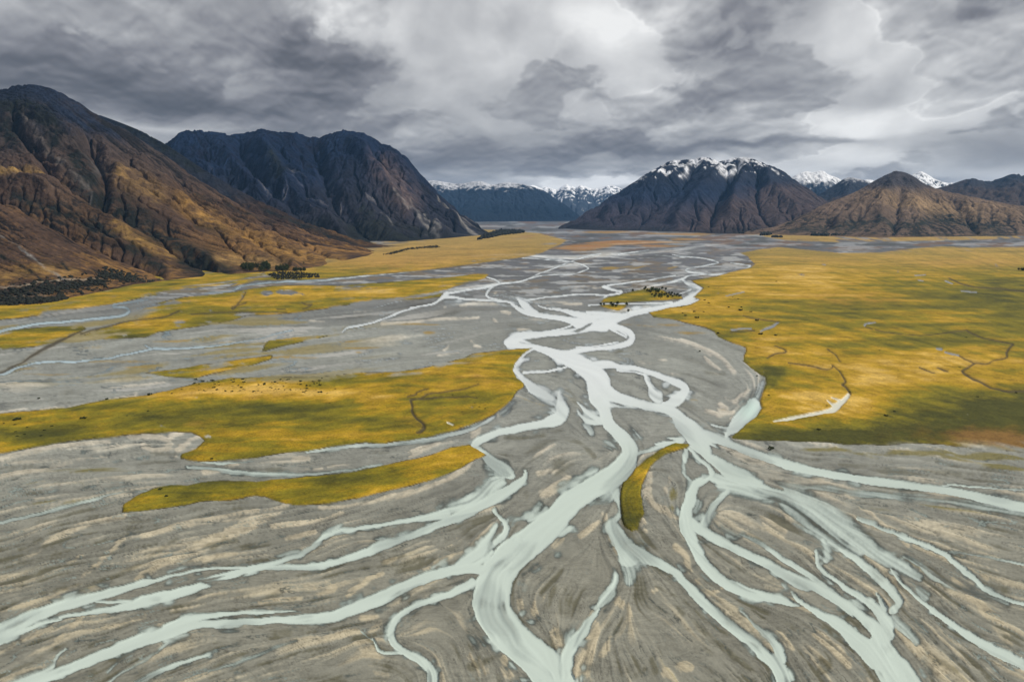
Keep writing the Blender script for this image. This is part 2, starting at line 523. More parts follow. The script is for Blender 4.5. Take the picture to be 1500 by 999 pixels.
    (.9, 1.5, [1255,760,1, 1287,772,2.4, 1325,787,3.2, 1362,801,3.6, 1385,812,5, 1407,831,4.6, 1427,846,4.5, 1442,861,4, 1465,874,3.2, 1500,885,3.2, 1560,900,4]),
    (.5, 1.5, [1390,808,2, 1437,815,1.6, 1475,822,2, 1520,832,2]),
    (.9, 1.5, [1305,834,1.5, 1317,850,3, 1337,869,3, 1350,881,3.6, 1375,899,4.6, 1400,918,5.6, 1425,934,6.6, 1462,955,8.5, 1500,973,9, 1560,1000,10]),
    (.5, 4, [1346,862,6, 1355,872,9]), (.38, 6, [1350,825,5, 1365,842,8, 1390,854,6, 1425,868,4, 1475,884,3]), (.3, 6, [1325,815,3, 1345,825,5]),
    (.7, 3, [1205,790,2.5, 1212,805,5, 1212,820,5.5]), (.8, 1.5, [1196,806,3, 1197,820,3.4, 1203,834,3.6, 1222,848,3.6, 1238,861,4.5, 1262,875,5.5, 1282,889,8, 1297,909,11, 1300,928,12]),
    (.85, 2.5, [1213,794,2, 1245,812,5.5, 1270,831,6.5, 1290,849,7.5, 1309,869,7.5, 1317,882,6.5, 1308,894,6]),
    (.85, 1.5, [1285,871,1.5, 1290,880,3, 1297,892,4]), (.4, 7, [1308,905,6, 1325,922,7, 1342,940,5]),
    # teal backwater under the east flat
    (.9, 2, [1102,590,8, 1104,598,12, 1096,607,14, 1084,617,13, 1073,628,8, 1068,634,5]), (.38, 4, [1118,560,3, 1110,572,7, 1104,582,9]),
    (.8, 2.5, [1045,622,2, 1062,627,2.4, 1078,629,2.4]), (1, 2, [1078,628,3, 1068,634,4, 1065,640,4, 1072,650,4]),
    (1, 1.5, [962,650,2, 985,648,3, 1000,645,4]), (1, 2, [962,637,1, 978,640,2.5, 998,643,4]),
    (.8, 3, [925,668,4, 940,663,4, 962,655,3, 985,649,4]),
    (.9, 2, [846,590,.8, 855,599,3, 866,608,5, 882,616,6]), (.9, 2, [846,601,.8, 853,610,3, 862,618,5, 880,618,6]),
    (.55, 8, [862,622,8, 866,632,6]), (.5, 7, [922,612,8, 930,626,9, 935,640,7]),
    # blue side river on the left
    (.6, 1.2, [-60,500,2.5, 0,486,2.2, 20,481,1.8, 60,474,1.6, 100,471,1.6, 140,467,1.6, 176,463,2.2, 189,457,2.6, 187,452,1.8, 178,450,1.6, 166,449,2.4, 168,446,2.4, 182,445,2.2, 200,442,1.6, 230,436,1.2]),
    (.6, 1.2, [300,430,1.2, 335,427,1.6, 347,423,2.2, 357,419,1.8, 380,415,1.6, 440,412,1.6, 480,410,1.6, 540,404,1.4, 600,398,1.2, 640,392,1, 700,386,.8]),
    (.7, 1.2, [-60,560,2.5, 0,548,2.4, 20,541,1.8, 40,534,1.3, 70,530,1, 120,529,.8, 155,525,.8, 190,518,1, 220,512,1.4, 240,511,1.6, 280,510,.8, 320,506,.8, 356,501,1, 380,496,1.1, 404,490,1, 428,484,.8]),
    (.8, 1, [502,487,1, 510,481,1.3, 540,474,1.2, 560,468,1.4, 580,460,1.5, 600,452,1.5, 633,445,1]),
    (.3, 1.5, [-60,562,1, 0,560,1.5, 40,559,1.4, 90,559,1]), (.5, 1, [212,505,1.2, 222,511,1.4]),
    # pale shallow runs under the flats
    (.5, 2, [722,612,2, 700,623,5, 687,628,6, 660,636,5, 637,642,4.5, 587,650,4, 537,652,3.2, 500,655,2.8, 450,662,2.4]),
    (.5, 2, [560,680,2, 525,687,2.2, 500,690,2.4, 450,695,3.2, 400,696,4, 375,695,4.5, 337,690,4.2, 275,685,2]),
    (.5, 2, [214,719,1.2, 180,723,1.6, 150,729,1.8, 100,742,2.4, 50,755,2.6, 0,765,3, -60,778,3]),
    (.5, 1.5, [287,677,1.3, 325,679,1.6, 370,676,1]), (.3, 4, [752,590,2, 745,600,5, 735,608,4]),
    (.35, 3, [1205,770,2, 1180,752,1, 1150,745,1]),
]
# bars standing clear of the water
BARS = [
    [903,545, 930,546, 943,551, 949,566, 949,583, 938,580, 920,570, 904,562, 902,552],
    [970,572, 984,564, 990,569, 980,577, 970,582],
    [895,596, 925,598, 957,603, 984,612, 985,619, 962,616, 955,624, 985,631, 992,638, 966,643, 940,639, 926,625, 908,612, 897,607],
    [766,497, 785,494, 815,492, 850,487, 868,484, 893,485, 908,492, 911,499, 880,504, 850,507, 825,514, 806,508, 780,503],
    [1002,678, 1012,672, 1026,688, 1027,698, 1014,704, 1005,695],
    [1023,714, 1040,704, 1052,713, 1044,727, 1026,734, 1021,724],
    [1040,652, 1058,660, 1085,672, 1120,688, 1150,700, 1145,706, 1120,697, 1085,686, 1060,674, 1042,665],
    [895,748, 893,742, 868,741, 862,745, 880,752, 890,760],
    [290,852, 340,846, 365,840, 345,848, 310,858], [200,868, 250,858, 300,848, 330,842, 310,850, 260,862, 215,872],
    [1040,795, 1060,802, 1095,818, 1120,832, 1140,850, 1150,862, 1130,866, 1095,858, 1065,845, 1045,830, 1032,812, 1028,798],
    [1160,868, 1190,866, 1215,878, 1230,892, 1232,900, 1205,896, 1180,882],
    [1120,700, 1140,710, 1149,719, 1135,716, 1118,708], [1250,900, 1275,925, 1275,935, 1255,920],
    [742,700, 752,702, 745,708, 738,704],
    [848,487, 866,478, 869,472, 862,474, 850,480, 835,485],
]
# grass terraces, one outline per flat
FLATS = [
    ('broad olive and golden grass flat across the left middle ground, cut by a small creek', 1.3,
     [-260,640, -60,612, 0,606, 62,601, 100,597, 150,587, 217,579, 250,571, 287,562, 340,554, 392,553, 460,553, 500,549, 540,546, 580,546, 623,539, 677,526, 691,519, 740,513, 779,510, 765,520, 755,532, 751,542, 757,553, 767,562, 766,568, 757,574, 750,586, 739,596, 725,607, 687,624, 625,641, 562,650, 535,649, 500,652, 450,661, 400,667, 375,671, 300,677, 282,675, 265,671, 266,665, 287,659, 300,646, 282,635, 250,634, 212,636, 150,642, 100,647, 50,656, 0,665, -60,680, -260,720]),
    ('long sliver shaped grass island below the broad left flat', 1.3,
     [179,751, 181,739, 200,727, 225,716, 250,711, 275,711, 312,704, 350,705, 375,706, 425,701, 475,696, 525,690, 575,679, 625,669, 662,656, 687,652, 700,659, 712,667, 695,675, 675,687, 625,706, 587,716, 525,730, 470,739, 432,740, 420,739, 390,729, 375,727, 337,734, 300,735, 250,744, 212,749]),
    ('crescent shaped grass island in the middle of the braided river', 1.6,
     [1010,651, 990,649, 975,654, 962,662, 945,675, 930,687, 925,697, 912,707, 909,720, 909,742, 910,760, 915,772, 925,779, 934,776, 937,765, 944,752, 941,740, 939,725, 940,712, 947,697, 953,684, 962,675, 975,666, 995,660, 1007,656]),
    ('great golden grass plain filling the right of the valley', 1.3,
     [1084,371, 1110,366, 1140,362, 1180,366, 1230,371, 1290,370, 1340,364, 1380,361, 1420,363, 1500,362, 1800,365, 1800,700, 1500,663, 1425,657, 1375,651, 1325,650, 1300,653, 1237,651, 1200,648, 1125,646, 1090,645, 1074,643, 1072,640, 1090,624, 1108,610, 1116,598, 1112,588, 1116,578, 1122,562, 1121,553, 1112,548, 1100,540, 1088,530, 1089,522, 1093,515, 1092,509, 1076,504, 1052,494, 1046,486, 1030,479, 1000,472, 980,467, 957,465, 950,458, 980,451, 1012,446, 1026,439, 1016,435, 1030,422, 1020,417, 1012,411, 1050,405, 1070,399, 1100,392, 1106,387, 1098,380, 1096,376]),
    ('dry farmland strip under the right foothills', 0.8,
     [1040,343, 1100,338, 1165,335, 1500,340, 1800,340, 1800,349, 1500,349, 1400,352, 1230,355, 1165,353, 1150,352, 1110,345]),
    ('tan grass fan below the dark mountain left of centre', 0.8,
     [380,405, 400,385, 480,372, 540,355, 600,345, 640,340, 700,336, 745,338, 790,342, 830,352, 822,358, 806,364, 795,370, 782,374, 766,377, 700,386, 640,394, 600,398, 540,403, 500,406, 440,411]),
    ('thin golden strip at the foot of the left hillside', 1.0,
     [-260,440, -60,435, 0,430, 60,430, 110,424, 160,414, 235,400, 300,392, 345,388, 400,385, 430,390, 440,409, 400,411, 375,411, 345,419, 300,426, 260,428, 220,434, 180,443, 120,452, 80,460, 40,465, 0,469, -260,500]),
    ('small golden flat at the left edge beside the blue side river', 1.0,
     [-260,520, -60,493, 0,488, 30,482, 80,478, 120,478, 126,482, 112,488, 100,494, 80,502, 50,508, 0,513, -60,522, -260,560]),
    ('long golden flat between the side river and the grey braids', 1.0,
     [108,499, 130,489, 150,481, 190,470, 205,458, 215,450, 240,442, 262,437, 300,431, 340,428, 360,424, 400,419, 440,418, 500,418, 560,414, 600,411, 660,406, 700,401, 716,402, 710,408, 690,414, 665,420, 650,428, 645,435, 620,438, 560,441, 520,446, 470,453, 420,460, 360,463, 340,470, 300,477, 280,480, 230,487, 215,494, 160,497, 130,500]),
    ('narrow golden tongue above the broad left flat', 0.8,
     [210,547, 260,541, 300,534, 350,527, 400,520, 396,527, 350,541, 310,548, 290,554, 250,553]),
    ('short olive grass patch among the grey braids on the left', 0.8,
     [384,515, 386,507, 392,500, 404,493, 450,490, 490,487, 482,492, 460,498, 420,506]),
    ('small tree dotted grass island in the upper river', 1.0,
     [880,443, 886,437, 898,434, 926,427, 948,423, 972,426, 980,431, 998,434, 1000,438, 972,440, 940,442, 905,444]),
    ('lowest tiny grass island just above the stream confluence', 1.0,
     [878,448, 890,446, 918,446, 916,450, 911,454, 905,456, 890,452]),
]
# patchy vegetation on the gravel: (strength, x, y, rx, ry, rust?)
PATCH = [
    (.8, 760,347, 60,3, 1), (.6, 1000,343, 60,2, 1), (.5, 880,340, 60,2, 1),
    (.9, 900,355, 110,5, 1), (.8, 840,365, 60,5, 1), (1.0, 860,361, 45,4, 1), (.8, 955,360, 50,3, 1), (.6, 1000,352, 40,3, 1), (.7, 930,392, 40,5, 0), (.8, 895,393, 22,4, 0), (.6, 980,392, 30,4, 0), (.8, 848,412, 13,3, 0), (.5, 880,405, 25,4, 0),
    (.5, 790,419, 14,3, 0), (.5, 745,427, 8,2, 0), (.6, 250,500, 60,3, 0), (.5, 120,510, 60,4, 0), (.6, 200,530, 80,4, 0), (.6, 330,502, 60,3, 0),
    (.6, 170,538, 90,3, 0), (.5, 60,548, 60,3, 0), (.7, 560,488, 40,2, 0), (.8, 620,476, 40,1.6, 0), (.6, 480,500, 60,2, 0), (.8, 627,487, 12,3, 0), (.7, 430,524, 50,2, 0),
    (.6, 530,510, 50,1.6, 0), (.6, 525,516, 9,2.5, 0), (.5, 90,462, 40,3, 0), (.5, 60,540, 60,2, 0), (.55, 985,476, 30,3, 0), (.5, 1012,488, 30,3, 0),
    (.5, 90,708, 90,5, 0), (.5, 60,735, 80,6, 0), (.5, 160,690, 80,5, 0), (.7, 985,725, 8,14, 0), (.6, 980,745, 14,8, 0),
    (.7, 1190,660, 60,4, 0), (.7, 1330,665, 90,5, 0), (.8, 1450,670, 80,7, 0), (.5, 1250,672, 80,5, 0), (.7, 1480,685, 60,6, 0), (.5, 1060,600, 10,3, 0), (.4, 1020,585, 20,3, 0),
    (.35, 700,345, 60,4, 1), (.6, 1200,668, 20,3, 0), (.5, 1400,745, 90,10, 0), (.5, 1300,745, 60,8, 0),
]
# tone of the turf: + golden straw, - green, cloud shade painted in as darker green; (x, y, rx, ry, amount)
TONE = [
    (340,575,120,12,.75), (430,575,90,10,.5), (250,583,80,8,.35), (60,605,70,8,.7), (500,585,60,8,.5), (160,620,160,16,-.55), (350,605,150,18,-.60), (60,640,90,14,-.4),
    (450,630,160,20,-.28), (650,560,120,30,.25), (650,600,70,12,-.5), (560,600,60,20,.35), (700,590,40,20,.15), (300,625,50,10,.1), (580,640,80,10,.05), (350,655,80,12,-.12), (680,530,60,10,.05),
    (300,722,110,12,-.35), (520,700,120,15,-.3), (650,675,50,14,.5), (410,715,40,8,.25), (985,652,25,6,-.2), (925,720,20,30,.05), (925,760,20,20,-.2),
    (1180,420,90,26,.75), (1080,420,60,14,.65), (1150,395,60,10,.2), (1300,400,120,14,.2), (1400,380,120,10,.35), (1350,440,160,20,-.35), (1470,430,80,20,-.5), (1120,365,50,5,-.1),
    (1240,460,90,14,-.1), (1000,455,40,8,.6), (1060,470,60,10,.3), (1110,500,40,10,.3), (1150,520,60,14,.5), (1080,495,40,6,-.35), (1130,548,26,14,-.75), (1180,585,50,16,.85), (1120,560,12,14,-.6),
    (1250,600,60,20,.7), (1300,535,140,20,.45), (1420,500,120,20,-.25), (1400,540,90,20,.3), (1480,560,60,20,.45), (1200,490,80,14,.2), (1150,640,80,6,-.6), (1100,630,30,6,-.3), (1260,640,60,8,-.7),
    (1380,602,90,20,-1.0), (1480,602,80,30,-1.1), (1330,637,140,14,-1.2), (1500,640,90,14,-.5), (1420,575,60,10,.2), (1350,622,24,5,.45), (1300,560,60,20,.25), (1220,560,30,14,-.1),  # dark entries put the cloud shadow on the plain into the turf colour
    (350,440,120,10,.45), (560,430,80,8,.65), (450,430,60,6,.6), (200,480,60,8,.3), (60,497,80,8,.25), (100,450,90,8,.2), (640,420,40,6,.1), (300,408,40,4,.3), (600,380,150,14,.3),
]
RUST = [(1440,640,90,10,1.), (1490,650,60,8,1.), (640,370,200,18,.55), (560,385,120,10,.5), (1300,350,300,5,.5), (380,440,80,6,.2), (320,575,100,8,.25), (670,560,80,8,.25), (690,605,50,6,.3), (600,618,30,10,.2),
        (1250,440,90,10,.35), (1420,385,100,6,.5), (1180,380,90,6,.3), (290,622,30,5,.5)]
# creeks cut into the turf: (wet?, points with half-widths)
CREEKS = [
    (1, [628,571,.8, 611,576,1, 609,579,1, 598,583,1.2]), (1, [700,563,.6, 680,571,.8, 650,575,1, 625,579,1, 612,585,1.2, 602,588,2, 604,596,1.8, 604,604,1.8, 608,612,1.8, 618,620,2, 620,626,2.4, 617,632,3, 612,635,2]),
    (1, [700,584,.4, 680,582,.6, 650,583,.8, 612,585,1]), (0, [622,578,1.2, 650,575,1.4, 675,572,1.2]),
    (2, [1134,619,.8, 1150,616,2, 1170,612,2.4, 1190,607,2.8, 1205,605,3, 1217,602,4, 1226,597,5, 1233,590,4, 1240,583,3, 1243,579,2]), (2, [1212,588,1, 1219,594,2.5, 1226,596,4]), (2, [1218,584,.8, 1228,587,1.5, 1233,588,2]),
    (1, [1246,578,1, 1240,570,1.2, 1234,565,2, 1238,560,1, 1232,550,1, 1228,544,.8, 1218,535,.5]),
    (1, [1500,573,1.4, 1480,574,1.4, 1455,570,1.6, 1440,563,1.8, 1425,556,1.6, 1411,547,1.8, 1410,543,1.4, 1420,538,1.2, 1428,534,1.2, 1443,535,.8, 1455,530,.7, 1474,525,1, 1474,518,1.8, 1480,509,1.8, 1484,506,1.2, 1470,502,.7, 1440,496,.7, 1421,488,1, 1416,484,1]),
    (1, [1560,578,1.4, 1500,573,1.4]), (1, [1425,533,.7, 1405,523,.8]), (2, [1404,522,1.2, 1385,517,1.2]), (2, [1372,512,1.6, 1379,513,2]),
    (1, [1345,539,.6, 1355,543,.8, 1368,547,.6]), (1, [1372,540,.7, 1380,543,.9, 1388,545,.6]), (1, [1416,484,.6, 1350,492,.4, 1300,487,.4, 1282,483,.5]),
    (2, [1267,477,1.4, 1270,474,1.2, 1282,473,.8]), (1, [1267,479,.8, 1278,483,.5]),
    (2, [1115,487,1.2, 1122,482,2, 1132,478,2, 1140,473,1.4]), (1, [1088,463,.5, 1100,466,.6, 1125,470,.6, 1140,472,1]), (2, [1072,484,1.4, 1090,482,1.2, 1100,482,1]), (1, [1105,485,.9, 1070,487,.8]),
    (2, [1064,434,.6, 1078,431,.9, 1090,428,.8]), (1, [1123,526,.8, 1135,519,1, 1150,517,1, 1148,512,.8, 1135,508,.6]),
    (1, [1154,532,.7, 1180,536,.8, 1200,541,1, 1215,542,.8, 1219,537,.6]), (1, [1212,512,.8, 1222,520,.7, 1230,530,.6]),
    (1, [360,429,.8, 350,444,1, 342,453,1.4, 340,450,1, 355,446,1, 360,444,1.2]), (1, [280,461,.8, 335,458,.5, 420,458,.4]), (1, [442,444,.8, 452,447,1, 458,446,1, 450,451,.8, 443,453,.6]), (1, [405,453,.8, 418,454,.6]),
    (1, [118,490,1.5, 150,480,.9, 190,471,.7, 240,465,.7, 262,456,1, 250,461,.8]), (1, [0,546,1.4, 30,532,1.2, 60,513,2.4, 90,499,2.2, 118,486,1.2]),
    (2, [1340,404,1.2, 1355,403,1]), (2, [1385,412,1.6, 1395,416,1.4]), (2, [1408,427,1, 1430,429,1]), (2, [1345,411,1, 1352,412,.8]), (1, [1390,408,1, 1420,420,1.2, 1470,424,1, 1500,428,1]),
    (2, [655,620,1, 662,623,1.2]),
    (0, [1130,350,.5, 1200,352,.5]),
]
# pale sand laid down by floods: (strength, points with half-widths)
SAND = [
    (1, [953,686,4, 951,705,5, 948,725,6, 960,742,5, 980,752,4, 996,762,3]), (1, [940,765,5, 930,777,3, 945,778,3]), (.7, [985,690,3, 975,720,4]),
    (.9, [1095,600,3, 1082,608,4, 1070,615,3]), (.8, [1030,604,2, 1050,606,3, 1075,606,2]), (1, [1056,592,5, 1062,600,6, 1052,608,5]), (.9, [1075,588,1, 1088,578,2, 1100,572,1]), (.9, [1062,583,1, 1080,590,2, 1088,592,1]),
    (.9, [1032,523,1, 1040,532,3, 1048,540,5, 1053,544,3]), (.7, [950,532,3, 975,529,1]), (.8, [935,528,1, 940,531,3, 946,534,2]), (.8, [985,547,2, 998,548,2]),
    (.9, [600,472,.8, 630,468,1, 680,467,1.2, 700,466,1]), (.7, [722,467,.8, 727,472,1, 732,474,.8]), (.8, [585,468,.6, 560,472,1, 600,465,.8, 622,462,.8]), (.7, [690,500,1, 697,506,1.2, 703,510,1]), (.7, [650,513,.8, 657,507,.8]),
    (.8, [760,483,2, 778,484,1]), (.7, [840,474,2, 850,476,1.5]),
    (1, [1430,830,2, 1445,850,2]), (.8, [1395,850,3, 1430,880,6, 1460,915,8, 1480,945,6]), (.8, [1190,700,1, 1230,720,2, 1290,765,2, 1330,800,2]),
    (1, [815,930,8, 820,950,10, 822,965,8]), (.8, [800,860,5, 785,890,6, 780,900,4]), (.9, [870,915,8, 865,945,9, 850,985,12, 840,1000,10]), (.8, [905,880,6, 920,900,6, 895,940,6, 880,960,5]),
    (.8, [760,880,4, 770,920,6, 790,950,5]), (.7, [885,755,3, 895,785,3, 905,810,3]), (.7, [880,765,2, 850,785,3]), (.8, [822,790,4, 812,800,4]),
    (.9, [790,695,4, 810,690,5, 830,700,5, 810,715,7, 795,722,6]), (.8, [835,670,5, 825,680,6, 845,675,4]), (.7, [765,690,1, 790,665,4, 810,650,3]), (.6, [755,672,2, 780,660,2]),
    (.9, [660,805,8, 650,815,9, 640,825,6]), (.8, [670,790,3, 685,795,3]), (.9, [560,830,3, 578,820,3]), (.9, [510,870,4, 540,850,3, 560,840,2]), (.8, [470,870,4, 490,862,4, 480,855,3]), (.7, [460,850,1, 462,865,2, 468,872,2]),
    (.9, [380,885,3, 400,878,4, 440,880,3]), (.8, [530,905,6, 555,910,5, 545,925,5]), (.7, [480,935,6, 520,930,10, 560,990,10]), (.7, [690,960,6, 705,985,8]), (.8, [735,965,4, 745,990,6]),
    (.9, [250,895,4, 275,888,6, 310,875,6, 330,872,4]), (.8, [150,920,3, 190,910,6, 215,900,5]), (.8, [80,940,2, 100,925,3, 120,905,3]), (.7, [0,955,4, 40,935,3, 80,920,2]),
    (.9, [420,742,5, 370,765,8, 330,785,7, 280,805,6, 230,830,6, 200,850,4]), (.9, [375,752,6, 320,760,5, 260,770,4, 210,785,3]), (.8, [180,790,2, 150,820,3, 120,845,3]), (.8, [300,822,4, 320,815,5, 345,812,4]),
    (.9, [180,757,4, 120,770,5, 80,790,5, 50,810,4, 20,825,3]), (.7, [0,860,2, 60,845,2, 120,815,1.6]), (.8, [0,895,1.5, 60,880,2, 120,855,1.6]), (.8, [0,695,2, 60,687,3, 110,675,3, 160,668,2]), (.8, [40,660,2, 100,652,2.4, 160,647,2]),
    (.9, [190,640,3, 225,638,4, 250,650,3, 235,660,4, 210,655,3]), (.9, [255,670,2, 262,660,3, 275,648,3, 290,640,3]), (.8, [250,640,3, 270,633,2]), (.8, [360,672,2, 320,690,3, 300,693,3]),
    (.8, [430,675,2, 450,672,2]), (.7, [480,683,2, 510,680,2]), (.8, [445,688,2, 470,686,2]), (.6, [600,668,2, 640,650,2]), (.9, [692,635,3, 700,632,4, 690,640,3]), (.8, [470,745,4, 520,740,3, 600,722,3, 660,700,2.5, 690,680,2]),
    (.7, [400,770,3, 460,765,3, 500,752,3]), (.7, [420,790,2, 460,780,2]), (.8, [1120,760,8, 1135,775,8]), (.7, [1155,760,6, 1145,780,8]), (.8, [1200,900,3, 1160,890,2]), (.9, [1195,930,5, 1225,955,8, 1240,975,8]),
    (.9, [1150,930,6, 1160,950,5, 1140,925,4]), (.8, [1050,900,2, 1080,925,2, 1120,950,3]), (.8, [1020,780,1, 1035,770,1]), (.7, [990,800,4, 1005,815,4, 1010,835,4]), (.8, [1070,855,1, 1040,870,3, 1020,850,2]),
    (.6, [950,870,2, 960,865,3]), (.7, [980,985,8, 1010,975,5]), (.8, [1100,870,3, 1090,885,2]), (.7, [1310,920,6, 1340,950,8, 1380,985,8]), (.7, [1340,800,2, 1400,830,2]),
    (.8, [0,604,2, 60,600,1.6, 120,594,1.5, 200,578,1.2]), (.7, [150,572,1.5, 200,565,2.4, 240,560,1.2]), (.6, [640,521,1.2, 680,515,1]), (.7, [310,482,.8, 370,478,.8]), (.6, [560,476,1, 640,463,1]),
    (.6, [520,458,.8, 560,456,.8]), (.6, [455,470,1, 475,471,1]), (.6, [800,425,1.2, 870,420,2, 885,418,2]), (.6, [810,440,2, 850,447,2]),
    (.5, [1000,500,2, 1050,520,2, 1075,545,2]), (.5, [960,495,1, 1010,505,1.5, 1040,520,2]),
    (.8, [725,430,1, 730,424,1.5]), (.7, [735,455,1, 745,458,1.2]), (.7, [652,452,.8, 656,455,.8]), (.6, [675,450,1, 683,448,1]),
]
DARK = [   # dark damp silt and moss in old runnels
    (.7, [813,860,4, 805,880,5, 800,890,4]), (.7, [780,935,4, 800,945,5, 812,965,4]), (.7, [1010,900,3, 1030,925,5, 1060,950,6, 1090,975,5, 1130,995,4]), (.6, [990,885,2, 1000,900,3]), (.7, [955,965,4, 960,985,6]), (.6, [930,990,4, 945,980,3]),
    (.8, [1205,960,6, 1210,975,10, 1200,985,6]), (.6, [880,700,4, 860,705,5, 845,712,4]), (.7, [850,705,3, 870,690,4]), (.7, [700,965,5, 690,980,6, 730,960,4]), (.6, [820,640,3, 850,650,3, 870,670,3]),
    (.6, [260,790,2, 200,830,3, 150,850,3, 60,870,3]), (.6, [300,800,4, 360,790,4]), (.7, [330,790,3, 310,805,4]), (.6, [60,790,3, 30,805,3]), (.6, [390,880,4, 410,868,4]), (.6, [300,960,3, 260,975,4, 230,990,4]), (.6, [100,980,2, 130,950,2, 155,925,2]),
    (.5, [440,925,6, 400,930,8]), (.6, [540,940,4, 580,965,4, 600,990,6]), (.6, [640,860,2, 600,880,3]), (.5, [560,825,3, 590,815,3]), (.6, [1180,740,2, 1230,760,2]), (.5, [1230,680,3, 1330,690,4, 1480,700,5]),
    (.6, [1100,780,4, 1120,800,4]), (.5, [1330,870,2, 1300,850,2]), (.6, [1360,960,4, 1400,985,5]), (.7, [960,860,1, 1000,880,1.4, 1040,915,2, 1080,935,1.6]), (.6, [700,450,1, 730,448,2, 760,447,1]), (.5, [1245,785,4, 1280,810,5]),
    (.6, [900,517,1, 910,514,2]), (.6, [740,640,3, 780,640,2, 820,630,2]), (.5, [830,575,6, 845,590,5, 860,590,4]), (.5, [740,700,4, 770,725,5]), (.5, [1030,545,2, 1060,548,2]),
]

# =====================================================================
# materials
# =====================================================================
def principled(name, rough=0.85):
    m = bpy.data.materials.new(name)
    m.use_nodes = True
    g = NT(m.node_tree)
    b = m.node_tree.nodes['Principled BSDF']
    b.inputs['Roughness'].default_value = rough
    b.inputs['Specular IOR Level'].default_value = 0.25
    return m, g, b


def attr(g, name, out='Color'):
    a = g.n('ShaderNodeAttribute')
    a.attribute_name = name
    return a.outputs[out]


def make_ground():
    """gravel and turf in one material, blended where the sod thins out"""
    m, g, b = principled('valley_ground')
    tc = g.n('ShaderNodeTexCoord').outputs['Object']
    turf = g.m('MULTIPLY', g.m('SUBTRACT', attr(g, 'turf', 'Fac'), 0.25), 2.0, clamp=True)
    # gravel
    fine = g.noise(tc, 0.55, 5, 0.65)
    mid = g.noise(tc, 0.09, 5, 0.6, 0.6)
    st = g.n('ShaderNodeMapping')
    st.inputs['Scale'].default_value = (0.5, 1.0, 1.0)
    g.put(st.inputs[0], tc)
    broadn = g.noise(st.outputs[0], 0.022, 7, 0.66, 0.5)
    vein = g.noise(st.outputs[0], 0.045, 6, 0.6, 1.2)
    f = g.m('ADD', g.m('MULTIPLY', g.m('SUBTRACT', fine, 0.5), 0.5), g.m('MULTIPLY', g.m('SUBTRACT', mid, 0.5), 0.25))
    f = g.m('ADD', f, g.m('MULTIPLY', g.m('SUBTRACT', broadn, 0.5), 0.38))
    ln = g.m('SUBTRACT', 1.0, g.m('MULTIPLY', g.m('ABSOLUTE', g.m('SUBTRACT', vein, 0.5)), 22.0), clamp=True)
    kg = g.m('ADD', 1.0, g.m('SUBTRACT', f, g.m('MULTIPLY', ln, 0.18)))
    # tussock turf
    tuft = g.noise(tc, 0.40, 5, 0.70)
    midt = g.noise(tc, 0.05, 6, 0.66, 0.4)
    wide = g.noise(tc, 0.014, 8, 0.68, 0.3)
    kt = g.m('ADD', 1.0, g.m('MULTIPLY', g.m('SUBTRACT', wide, 0.5), 1.1))
    kt = g.m('ADD', kt, g.m('ADD', g.m('MULTIPLY', g.m('SUBTRACT', tuft, 0.5), 1.8), g.m('MULTIPLY', g.m('SUBTRACT', midt, 0.5), 1.3)))
    k = g.m('ADD', g.m('MULTIPLY', kg, g.m('SUBTRACT', 1.0, turf)), g.m('MULTIPLY', kt, turf))
    g.put(b.inputs['Base Color'], g.scale(attr(g, 'albedo'), k))
    wet = attr(g, 'wet', 'Fac')
    g.put(b.inputs['Roughness'], g.m('SUBTRACT', 0.93, g.m('MULTIPLY', wet, 0.40)))
    b.inputs['Specular IOR Level'].default_value = 0.2
    bp = g.n('ShaderNodeBump')
    bp.inputs['Strength'].default_value = 0.7
    bp.inputs['Distance'].default_value = 0.6
    h = g.m('ADD', g.m('MULTIPLY', g.noise(tc, 0.9, 5, 0.6), g.m('SUBTRACT', 0.5, g.m('MULTIPLY', turf, 0.5))), g.m('MULTIPLY', tuft, g.m('MULTIPLY', turf, 1.8)))
    g.put(bp.inputs['Height'], h)
    g.put(b.inputs['Normal'], bp.outputs[0])
    return m


def make_water():
    m, g, b = principled('glacial_water', 0.35)
    tc = g.n('ShaderNodeTexCoord').outputs['Object']
    k = g.m('ADD', 0.97, g.m('MULTIPLY', g.noise(tc, 0.03, 4, 0.6, 1.0), 0.06))
    g.put(b.inputs['Base Color'], g.scale(attr(g, 'albedo'), k))
    b.inputs['Specular IOR Level'].default_value = 0.35
    bp = g.n('ShaderNodeBump')
    bp.inputs['Strength'].default_value = 0.15
    bp.inputs['Distance'].default_value = 0.05
    g.put(bp.inputs['Height'], g.noise(tc, 0.7, 3, 0.5))
    g.put(b.inputs['Normal'], bp.outputs[0])
    return m


def make_rock():
    m, g, b = principled('mountain_rock', 0.95)
    tc = g.n('ShaderNodeTexCoord').outputs['Object']
    a = g.noise(tc, 0.012, 6, 0.68)
    c = g.noise(tc, 0.05, 4, 0.65)
    k = g.m('ADD', 1.0, g.m('ADD', g.m('MULTIPLY', g.m('SUBTRACT', a, 0.5), 1.7), g.m('MULTIPLY', g.m('SUBTRACT', c, 0.5), 1.1)))
    g.put(b.inputs['Base Color'], g.scale(attr(g, 'albedo'), k))
    b.inputs['Specular IOR Level'].default_value = 0.1
    bp = g.n('ShaderNodeBump')
    bp.inputs['Strength'].default_value = 0.8
    bp.inputs['Distance'].default_value = 30.0
    g.put(bp.inputs['Height'], g.m('ADD', a, g.m('MULTIPLY', c, 0.4)))
    g.put(b.inputs['Normal'], bp.outputs[0])
    return m


def make_leaf(name, c1, c2):
    m, g, b = principled(name, 0.8)
    tc = g.n('ShaderNodeTexCoord').outputs['Object']
    g.put(b.inputs['Base Color'], g.mix(g.noise(tc, 0.9, 3, 0.6), c1, c2))
    return m


